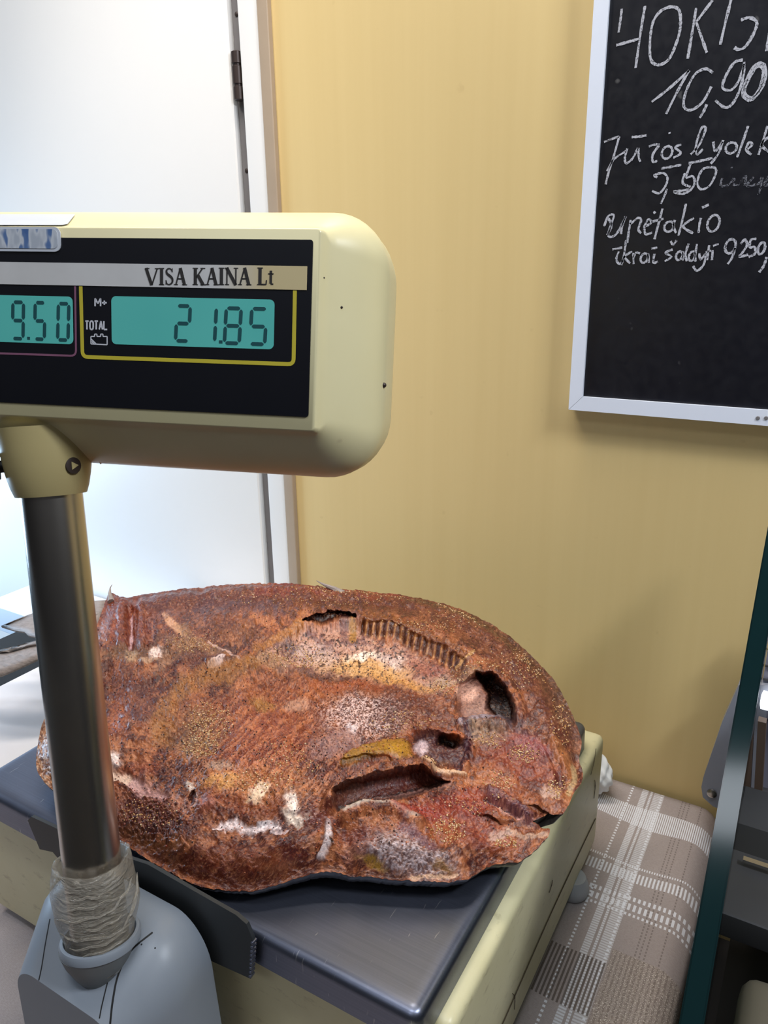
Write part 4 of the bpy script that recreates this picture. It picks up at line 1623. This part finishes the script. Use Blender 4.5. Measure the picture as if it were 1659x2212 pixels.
D += 0.006 * PCK + 0.010 * E(968, 1606, 22, 11, 8, 0.7, True)
H += 0.0035 * L([(900, 1580), (960, 1588), (1000, 1600), (1016, 1630), (1004, 1660)], 9, 1.1)
H += 0.0030 * L([(912, 1662), (950, 1670), (1008, 1680)], 6, 0.9, True, True)
D += 0.003 * L([(740, 1652), (790, 1640), (840, 1640)], 5, 0.9)
H += 0.0035 * L([(708, 1782), (710, 1808), (704, 1832), (694, 1855)], 8, 1.0)
H += 0.0030 * L([(1195, 1600), (1222, 1645), (1234, 1690)], 14, 1.2)
H -= 0.0030 * L([(1180, 1600), (1205, 1650), (1212, 1690)], 8, 1.2)
H -= 0.0030 * L([(1044, 1726), (1090, 1744), (1124, 1764)], 5, 1.2)
H += 0.0030 * L([(1060, 1712), (1110, 1738), (1145, 1762)], 10, 1.2)
D += 0.004 * E(415, 1718, 8, 14, 10, 0.6, True)
H += 0.0035 * E(446, 1738, 26, 13)
H += 0.0018 * sstep(n4, 0.5, 0.62) * E(320, 1770, 100, 50, 20)
H -= 0.0030 * L([(236, 1662), (290, 1694), (352, 1722)], 12, 1.0, False)
H -= 0.0022 * L([(470, 1782), (560, 1790), (630, 1770)], 12, 1.0, False)
H += 0.0030 * L([(450, 1430), (486, 1416)], 9, 1.2)
H -= 0.0035 * L([(280, 1310), (282, 1400)], 6, 1.2)
H += 0.0030 * L([(262, 1310), (262, 1390)], 8, 1.2) + 0.003 * L([(304, 1310), (306, 1390)], 8, 1.2)
H -= 0.0030 * E(430, 1580, 80, 50)
H += 0.0030 * E(600, 1590, 130, 70)
H += 0.0030 * E(870, 1840, 80, 36, 12)
H -= 0.0035 * L([(735, 1790), (745, 1830), (760, 1880)], 14, 1.4)
edge_fade = np.clip((1.0 - rr_) / 0.03, 0, 1)
jag = (fbm(PXv, PYv, 1 / 7, 3, 55) - 0.5) * 0.002 * (1 - np.clip((1.0 - rr_) / 0.02, 0, 1))
POS = BASE.copy()
POS[:, 2] += H * (0.35 + 0.65 * edge_fade) + jag
POS += view * (D * edge_fade)[:, None]
POS[:, 2] = np.maximum(POS[:, 2], 0.0035)


def grid_mesh(name, verts, nr, nt, colors, mat, parent, flip=False, close_center=True):
    me = bpy.data.meshes.new(name)
    i = np.arange(nr - 1)[:, None] * nt
    k_ = np.arange(nt)[None, :]
    k2 = (k_ + 1) % nt
    q = np.stack([i + k_, i + k2, i + nt + k2, i + nt + k_], axis=-1).reshape(-1, 4)
    if flip:
        q = q[:, ::-1]
    V_ = verts
    nf = len(q)
    me.vertices.add(len(V_))
    me.vertices.foreach_set('co', V_.astype(np.float32).ravel())
    nl = nf * 4 + (nt if close_center else 0)
    me.loops.add(nl)
    lv = q.ravel()
    ls = np.arange(nf) * 4
    if close_center:
        cap = np.arange(nt)
        lv = np.concatenate([lv, cap if flip else cap[::-1]])
        ls = np.concatenate([ls, [nf * 4]])
    me.loops.foreach_set('vertex_index', lv.astype(np.int32))
    me.polygons.add(len(ls))
    me.polygons.foreach_set('loop_start', ls.astype(np.int32))
    me.update(calc_edges=True)
    me.validate()
    if colors is not None:
        at_ = me.color_attributes.new('rub', 'FLOAT_COLOR', 'POINT')
        c4 = np.ones((len(V_), 4), np.float32)
        c4[:, :3] = colors
        at_.data.foreach_set('color', c4.ravel())
    return link_mesh(name, me, mat, parent, True)


n = NT('smoked_fish_flesh')
att = n.node('ShaderNodeVertexColor', layer_name='rub')
na = n.noise(520, 3, 0.65)
nb = n.noise(1500, 2, 0.6)
hs = n.node('ShaderNodeHueSaturation')
n.link(att.outputs[0], hs.inputs['Color'])
n.link(n.m('MULTIPLY_ADD', na, 0.5, 0.75), hs.inputs['Value'])
hs.inputs['Saturation'].default_value = 1.0
rg = n.ramp(n.noise(160, 3, 0.6), [(0.35, (0.20,) * 3), (0.65, (0.50,) * 3)])
n.set(hs.outputs[0], rg, 0.0)
n.b.inputs['Specular IOR Level'].default_value = 0.5
n.bump(n.m('ADD', na, n.m('MULTIPLY', nb, 0.6)), 0.5, 0.0008)
MAT_FISH = n.mat
n = NT('dark_fish_skin')
f = n.noise(160, 4, 0.6)
n.set(n.mix(f, lin(22, 19, 19), lin(62, 55, 50)), 0.35)
n.bump(f, 0.5, 0.001)
MAT_SKIN = n.mat
n = NT('dried_tail_fin')
f = n.noise(1.0, 3, 0.6, n.scaled((60, 420, 420)))
n.set(n.mix(f, lin(96, 86, 82), lin(172, 158, 150)), 0.6)
n.bump(f, 0.6, 0.001)
MAT_FIN = n.mat

fish = thing('smoked_flatfish', 'large split smoked flatfish coated in rust brown spice lying on the steel pan', 'fish', (-0.30, 0.39, 0.0))
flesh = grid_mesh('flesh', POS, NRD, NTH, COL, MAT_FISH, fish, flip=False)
# underside skin
top_rim = POS[-NTH:]
rows = []
for s, zf_ in ((0.0, None), (0.002, -0.0010), (0.008, -0.0022), (0.03, 0.72), (0.09, 0.45), (0.17, 0.2), (0.25, 0.05), (0.32, 0.0), (0.6, 0.0), (0.97, 0.0)):
    p = top_rim.copy()
    p[:, :2] = p[:, :2] + (ctr[:2] - p[:, :2]) * s
    if zf_ is None:
        pass
    elif zf_ < 0:
        p[:, 2] = np.maximum(p[:, 2] + zf_, 0.0012)
    else:
        zz = np.maximum(top_rim[:, 2] - 0.0022, 0.0012)
        p[:, 2] = 0.0011 + (zz - 0.0011) * zf_
    rows.append(p)
SKV = np.vstack(rows[::-1])
grid_mesh('skin', SKV, len(rows), NTH, None, MAT_SKIN, fish, flip=True)


# fin rays standing up on the back edge
def spike(pts3, widths, name, mat):
    bm = bmesh.new()
    pts3 = [np.array(p) for p in pts3]
    nseg = 8
    rings = []
    for i, p in enumerate(pts3):
        d = pts3[min(i + 1, len(pts3) - 1)] - pts3[max(i - 1, 0)]
        ax_, a1, a2 = frame_of(d)
        rings.append([bm.verts.new(tuple(p + (a1 * math.cos(2 * math.pi * k / nseg) + a2 * math.sin(2 * math.pi * k / nseg)) * widths[i])) for k in range(nseg)])
    for i in range(len(rings) - 1):
        for k in range(nseg):
            bm.faces.new((rings[i][k], rings[i][(k + 1) % nseg], rings[i + 1][(k + 1) % nseg], rings[i + 1][k]))
    bm.faces.new(rings[0][::-1])
    bm.faces.new(rings[-1])
    return from_bm(name, bm, mat, fish)


fb = BVHTree.FromPolygons([tuple(v) for v in POS[::1]], [(i * NTH + k_, i * NTH + (k_ + 1) % NTH, (i + 1) * NTH + (k_ + 1) % NTH, (i + 1) * NTH + k_)
                                                         for i in range(0, NRD - 1) for k_ in range(0, NTH)][::1])
spike([on_z(742, 1283, 0.059), on_z(722, 1272, 0.0625), on_z(700, 1263, 0.065), on_z(683, 1254, 0.067)], [0.0034, 0.0024, 0.0013, 0.0002], 'fin_ray', MAT_FIN)
b0 = on_z(240, 1300, 0.062)
spike([b0, on_z(237, 1282, 0.0655), on_z(238, 1270, 0.068), on_z(242, 1263, 0.0695)], [0.0032, 0.0016, 0.0006, 0.0003], 'fin_ray', MAT_FIN)

# tail fin: fan of rays with ragged ends
root = [(232, 1296), (226, 1308), (219, 1322), (214, 1336), (210, 1350)]
tips = [(18, 1350), (2, 1352), (30, 1361), (52, 1364), (60, 1372), (80, 1376), (118, 1378), (130, 1384), (95, 1392), (60, 1398), (28, 1406), (4, 1412), (-60, 1418), (-90, 1434), (-100, 1452), (-60, 1462), (0, 1459)]


def zt(px):
    return np.interp(px, [-100, 0, 90, 230], [0.008, 0.020, 0.036, 0.057])


NQ = len(tips)
rootp = [np.array(p) for p in smooth_line(root, 5)]
V, F = [], []
NS_ = 12
for i in range(NQ):
    rp = rootp[int(round(i / (NQ - 1) * (len(rootp) - 1)))]
    tp = np.array(tips[i], float)
    for j in range(NS_ + 1):
        t = j / NS_
        px, py = rp + (tp - rp) * t
        py += (-14 if i < 5 else 6 if i > 10 else 0) * math.sin(math.pi * t)
        p = on_z(px, py, zt(px) + (0.0012 if i % 2 else 0.0) * min(1, t * 3))
        V.append(p)
for i in range(NQ - 1):
    for j in range(NS_):
        a0 = i * (NS_ + 1) + j
        F.append((a0, a0 + 1, a0 + NS_ + 2, a0 + NS_ + 1))
tail = pydata('tail_fin', V, F, MAT_FIN, fish, True)
sm_ = tail.modifiers.new('thickness', 'SOLIDIFY')
sm_.thickness = 0.0022

# spice grains pressed into the crust: too many to count
ico = bmesh.new()
bmesh.ops.create_icosphere(ico, subdivisions=1, radius=1.0)
IV = np.array([v.co[:] for v in ico.verts])
IF = np.array([[v.index for v in f_.verts] for f_ in ico.faces])
ico.free()


def pick(cx, cy, rx, ry, nn):
    d = ((PXv - cx) / rx) ** 2 + ((PYv - cy) / ry) ** 2
    idx = np.where((d < 1) & (rr_ < 0.985))[0]
    wgt = np.maximum(0.02, 1 - d[idx])
    # vertices crowd toward the middle: weight by cell size
    wgt = wgt * rr_[idx]
    return rng.choice(idx, size=min(nn, len(idx)), replace=False, p=wgt / wgt.sum())


G_idx, G_r, G_c = [], [], []
MUST = [(206, 158, 100), (216, 176, 126), (190, 138, 80), (228, 196, 156)]
for cx_, cy_, rx, ry, nn in ((450, 1560, 60, 50, 330), (430, 1610, 46, 28, 170), (1130, 1628, 42, 24, 100), (1080, 1690, 40, 22, 70), (965, 1790, 45, 36, 130),
                             (1205, 1700, 26, 30, 90), (1095, 1822, 30, 16, 50), (930, 1648, 24, 14, 40), (1055, 1600, 40, 22, 60), (630, 1420, 80, 26, 150),
                             (960, 1480, 50, 30, 110), (1010, 1440, 60, 30, 60), (420, 1390, 70, 26, 120), (560, 1690, 90, 24, 110), (620, 1650, 80, 40, 90),
                             (900, 1360, 110, 22, 120), (1120, 1440, 90, 50, 170), (1210, 1560, 30, 70, 100), (330, 1760, 70, 40, 130), (880, 1560, 90, 40, 120),
                             (660, 1400, 70, 40, 110), (700, 1290, 250, 24, 220), (1000, 1330, 100, 30, 110), (1020, 1740, 120, 30, 70)):
    id_ = pick(cx_, cy_, rx, ry, nn)
    G_idx.append(id_)
    G_r.append(rng.uniform(0.00040, 0.00066, len(id_)))
    G_c.append(np.array([col(*MUST[q]) for q in rng.integers(0, 4, len(id_))]))
for cx_, cy_, rx, ry, nn, pal, r0, r1 in ((640, 1580, 620, 330, 1500, [(58, 30, 28), (84, 42, 34), (44, 30, 30)], 0.0003, 0.00062),
                                          (640, 1580, 620, 330, 1300, [(186, 98, 62), (206, 128, 88), (160, 72, 48)], 0.0003, 0.0006),
                                          (780, 1410, 130, 50, 60, [(50, 40, 44), (80, 62, 60)], 0.0004, 0.0008),
                                          (340, 1760, 90, 50, 160, [(96, 50, 42), (128, 70, 56)], 0.0006, 0.0011)):
    id_ = pick(cx_, cy_, rx, ry, nn)
    G_idx.append(id_)
    G_r.append(rng.uniform(r0, r1, len(id_)))
    G_c.append(np.array([col(*pal[q]) for q in rng.integers(0, len(pal), len(id_))]))
G_idx, G_r, G_c = np.concatenate(G_idx), np.concatenate(G_r), np.vstack(G_c)
keep = (D[G_idx] < 0.003)
G_idx, G_r, G_c = G_idx[keep], G_r[keep], G_c[keep]
NG = len(G_idx)
sq = rng.uniform(0.6, 1.3, (NG, 1, 3))
GV = POS[G_idx][:, None, :] + np.array([0, 0, 0.0002]) + IV[None] * G_r[:, None, None] * sq
GF = (IF[None] + (np.arange(NG) * len(IV))[:, None, None]).reshape(-1, 3)
me = bpy.data.meshes.new('spice_grains')
GVf = GV.reshape(-1, 3)
me.vertices.add(len(GVf))
me.vertices.foreach_set('co', GVf.astype(np.float32).ravel())
me.loops.add(GF.size)
me.loops.foreach_set('vertex_index', GF.astype(np.int32).ravel())
me.polygons.add(len(GF))
me.polygons.foreach_set('loop_start', (np.arange(len(GF)) * 3).astype(np.int32))
me.update(calc_edges=True)
at_ = me.color_attributes.new('rub', 'FLOAT_COLOR', 'POINT')
c4 = np.ones((len(GVf), 4), np.float32)
c4[:, :3] = np.repeat(G_c, len(IV), axis=0)
at_.data.foreach_set('color', c4.ravel())
n = NT('spice_grain')
att = n.node('ShaderNodeVertexColor', layer_name='rub')
n.set(n.mix(n.noise(900, 2), att.outputs[0], n.mix(0.2, att.outputs[0], (0, 0, 0, 1))), 0.4)
grains = link_mesh('spice_grains', me, n.mat, fish, True)
grains['kind'] = 'stuff'
grains['label'] = 'mustard seeds and dark spice flakes pressed into the crust'

# ------------------------------------------------------------------ things behind the scale on the left
MAT_WHITEP = plain('white_plastic_board', (226, 222, 224), 0.5, var=0.05, scale=20)
MAT_DARKGAP = plain('black_gap_slab', (16, 17, 19), 0.9, var=0.2)
wz = -0.045
q0, q1 = on_z(0, 1478, wz), on_z(88, 1437, wz)
xl = (q0[0] + q1[0]) / 2
cb = box('white_cutting_board', (xl, 0.26, CZ + 0.0003), (-0.522, 0.645, wz), MAT_WHITEP, None, 0.004)
tag(cb, 'thick white cutting board block on the counter left of the scale', 'cutting board')
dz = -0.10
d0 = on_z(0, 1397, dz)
tb = box('dark_gap_slab', (xl - 0.20, 0.25, CZ + 0.0003), (xl - 0.003, 0.56, dz), MAT_DARKGAP, None, 0.004)  # black slab put in for the dark shaded gap beside the board
tag(tb, 'low black slab standing in for the dark gap behind the tail of the fish', 'slab')
MAT_LEDGE = plain('pale_blue_white_box', (214, 224, 236), 0.4, var=0.05)
lb = box('white_carton', (xl - 0.32, 0.563, CZ + 0.0003), (xl + 0.0, 0.655, -0.10), MAT_LEDGE, None, 0.003)
tag(lb, 'low pale white carton against the white door behind the fish tail', 'carton')

# crumpled white paper behind the back right corner of the scale
bm = bmesh.new()
bmesh.ops.create_icosphere(bm, subdivisions=5, radius=1.0)
for v in bm.verts:
    p = v.co.copy()
    q = 1 + 0.16 * math.sin(5 * p.x + 3 * p.z) * math.sin(4 * p.y - 2 * p.z) + 0.07 * math.sin(13 * p.x + 9 * p.y) * math.sin(11 * p.z)
    v.co = Vector((p.x * 0.022 * q - 0.147, p.y * 0.018 * q + 0.630, p.z * 0.021 * q + CZ + 0.022))
paper = from_bm('paper_towel', bm, plain('white_tissue_paper', (236, 238, 240), 0.8, var=0.06, scale=60, bump=0.4), None, 70)
tag(paper, 'crumpled white paper towel behind the back corner of the scale', 'paper towel')

# ------------------------------------------------------------------ glass display case on the right
n = NT('clear_glass')
gl = n.node('ShaderNodeBsdfGlossy')
gl.inputs['Roughness'].default_value = 0.02
tr = n.node('ShaderNodeBsdfTransparent')
tr.inputs['Color'].default_value = (0.48, 0.58, 0.55, 1)
lw = n.node('ShaderNodeFresnel')
lw.inputs['IOR'].default_value = 1.45
mx = n.node('ShaderNodeMixShader')
n.link(n.m('MULTIPLY', lw.outputs[0], n.m('ADD', n.m('MULTIPLY', n.noise(30, 2), 0.1), 0.8)), mx.inputs[0])
n.link(tr.outputs[0], mx.inputs[1])
n.link(gl.outputs[0], mx.inputs[2])
n.link(mx.outputs[0], n.out.inputs['Surface'])
MAT_GLASS = n.mat
MAT_GEDGE = plain('dark_green_glass_edge', (10, 34, 36), 0.10, var=0.5, scale=12, Specular_IOR_Level=0.15)
MAT_LAV = plain('lavender_grey_steel', (150, 148, 162), 0.35, 0.2, var=0.15, scale=20)
MAT_DGREY = plain('case_dark_plastic', (58, 57, 58), 0.5, var=0.3, scale=18)
MAT_WOODP = plain('brown_case_post', (104, 84, 70), 0.5, var=0.3, scale=60)
MAT_OLIVE = plain('olive_bin', (84, 78, 64), 0.6, var=0.2)
n = NT('lit_tube')
f = n.noise(10, 1)
n.set(n.mix(f, (0.9, 0.95, 1, 1), (1, 1, 1, 1)), 0.4)
n.setin(n.b.inputs['Emission Color'], (0.86, 0.93, 1.0, 1))
n.b.inputs['Emission Strength'].default_value = 1.6
MAT_TUBE = n.mat

case = thing('display_case', 'glass fronted display case with dark shelves at the right of the counter', 'display case', (0.15, 0.40, -1.0))
A = at_depth(1466, 2212, 0.335)
B = at_depth(1659, 1135, 0.47)
dAB = (B - A) / np.linalg.norm(B - A)
A2 = A - dAB * 0.12
gt = 0.0098
# the sloping front edge, a bar with its polished face to the viewer
sidev = np.array([1.0, 0, 0])
nrm_ = np.cross(sidev, dAB)
nrm_ /= np.linalg.norm(nrm_)
if nrm_ @ (CAM - A) < 0:
    nrm_ = -nrm_
bm = bmesh.new()
P0, P1 = A2, B
prism_bm([P0, P0 + sidev * gt, P0 + sidev * gt - nrm_ * 0.003, P0 - nrm_ * 0.003], P1 - P0, bm)
bmesh.ops.recalc_face_normals(bm, faces=bm.faces)
bmesh.ops.bevel(bm, geom=[e_ for e_ in bm.edges if e_.calc_length() > 0.1], offset=0.0008, segments=2, affect='EDGES')
from_bm('glass_edge', bm, MAT_GEDGE, case)
poly = [A2 - nrm_ * 0.0032, B - nrm_ * 0.0032, np.array([B[0], 0.60, B[2]]), np.array([A2[0], 0.60, CZ - 0.012]), np.array([A2[0], A2[1], CZ - 0.012])]
poly = [np.array([A2[0] + (p[1] - A2[1]) / (B[1] - A2[1]) * (B[0] - A2[0]), p[1], p[2]]) for p in poly]
from_bm('end_pane', prism_bm(poly, (gt, 0, 0)), MAT_GLASS, case)
lathe('glass_clip', on_y(1664, 1103, B[1] + 0.002), (1, 0, 0.1), [(0, 0.004), (0.001, 0.0062), (0.012, 0.0062), (0.013, 0.004)], MAT_CHROME, case, seg=24)
# grey end bracket by the wall
bp = [on_y(px, py, 0.62) for px, py in ((1596, 1480), (1560, 1560), (1519, 1680), (1515, 1700), (1518, 1722), (1540, 1742), (1580, 1758), (1640, 1764), (1660, 1480))]
from_bm('end_bracket', prism_bm([(p[0], 0.62, p[2]) for p in bp], (0, 0.012, 0)), plain('grey_acrylic', (138, 140, 150), 0.25, var=0.1), case)
p = on_y(1538, 1713, 0.6195)
lathe('bracket_screw', p, (0, -1, 0), [(0, 0.0042), (0.0015, 0.004), (0.0025, 0.0022)], MAT_CHROME, case, seg=20)
# interior seen through the pane
IX0, IX1 = -0.0125, 0.50
yb = 0.625
box('back_panel', (IX0, yb, CZ - 0.01), (IX1, yb + 0.012, on_y(1640, 1330, yb)[2]), MAT_LAV, case, 0.001)
for py in (1395, 1432, 1462, 1547):
    z = on_y(1640, py, yb)[2]
    box('panel_seam', (IX0, yb - 0.002, z - 0.0012), (IX1, yb - 0.0002, z), MAT_DGREY, case)
z0, z1 = on_y(1640, 1512, yb)[2], on_y(1640, 1476, yb)[2]
lathe('tube_lamp', (IX0 + 0.001, yb - 0.012, (z0 + z1) / 2), (1, 0, 0), [(0, 0.004), (0.001, (z1 - z0) / 2), (0.46, (z1 - z0) / 2), (0.462, 0.004)], MAT_TUBE, case, seg=24)
for px in (1608, 1634):
    pb, pt = on_y(px, 1775, 0.60), on_y(px + 12, 1560, 0.60)
    bm = prism_bm([pb + np.array([-0.003, 0, 0]), pb + np.array([0.003, 0, 0]), pt + np.array([0.003, 0, 0]), pt + np.array([-0.003, 0, 0])], (0, 0.008, 0))
    from_bm('wood_post', bm, MAT_WOODP, case)
# shelves and dark boxes below
for py, yy, mat_ in ((1725, 0.60, MAT_DGREY), (1800, 0.52, MAT_DGREY), (1905, 0.46, MAT_BLACK), (1985, 0.41, MAT_DGREY)):
    z = on_y(1600, py, yy)[2]
    box('shelf', (-0.0125, yy, z - 0.018), (IX1, yy + 0.06, z), mat_, case, 0.002)
box('case_floor', (-0.005, 0.20, CZ - 0.10), (IX1, 0.62, CZ - 0.085), MAT_BLACK, case)
box('case_base', (-0.02, 0.16, -1.0), (IX1, 0.62, CZ - 0.102), MAT_DGREY, case, 0.003)
box('steel_rail', (-0.004, 0.455, on_y(1620, 1862, 0.455)[2] - 0.002), (IX1, 0.459, on_y(1620, 1862, 0.455)[2]), MAT_CHROME, case)
ob = on_y(1605, 2085, 0.36)
ol = box('olive_bin', (0.005, 0.24, CZ - 0.0845), (0.16, 0.36, ob[2]), MAT_OLIVE, None, 0.012, 4)
tag(ol, 'olive brown plastic bin standing inside the glass display case', 'bin')
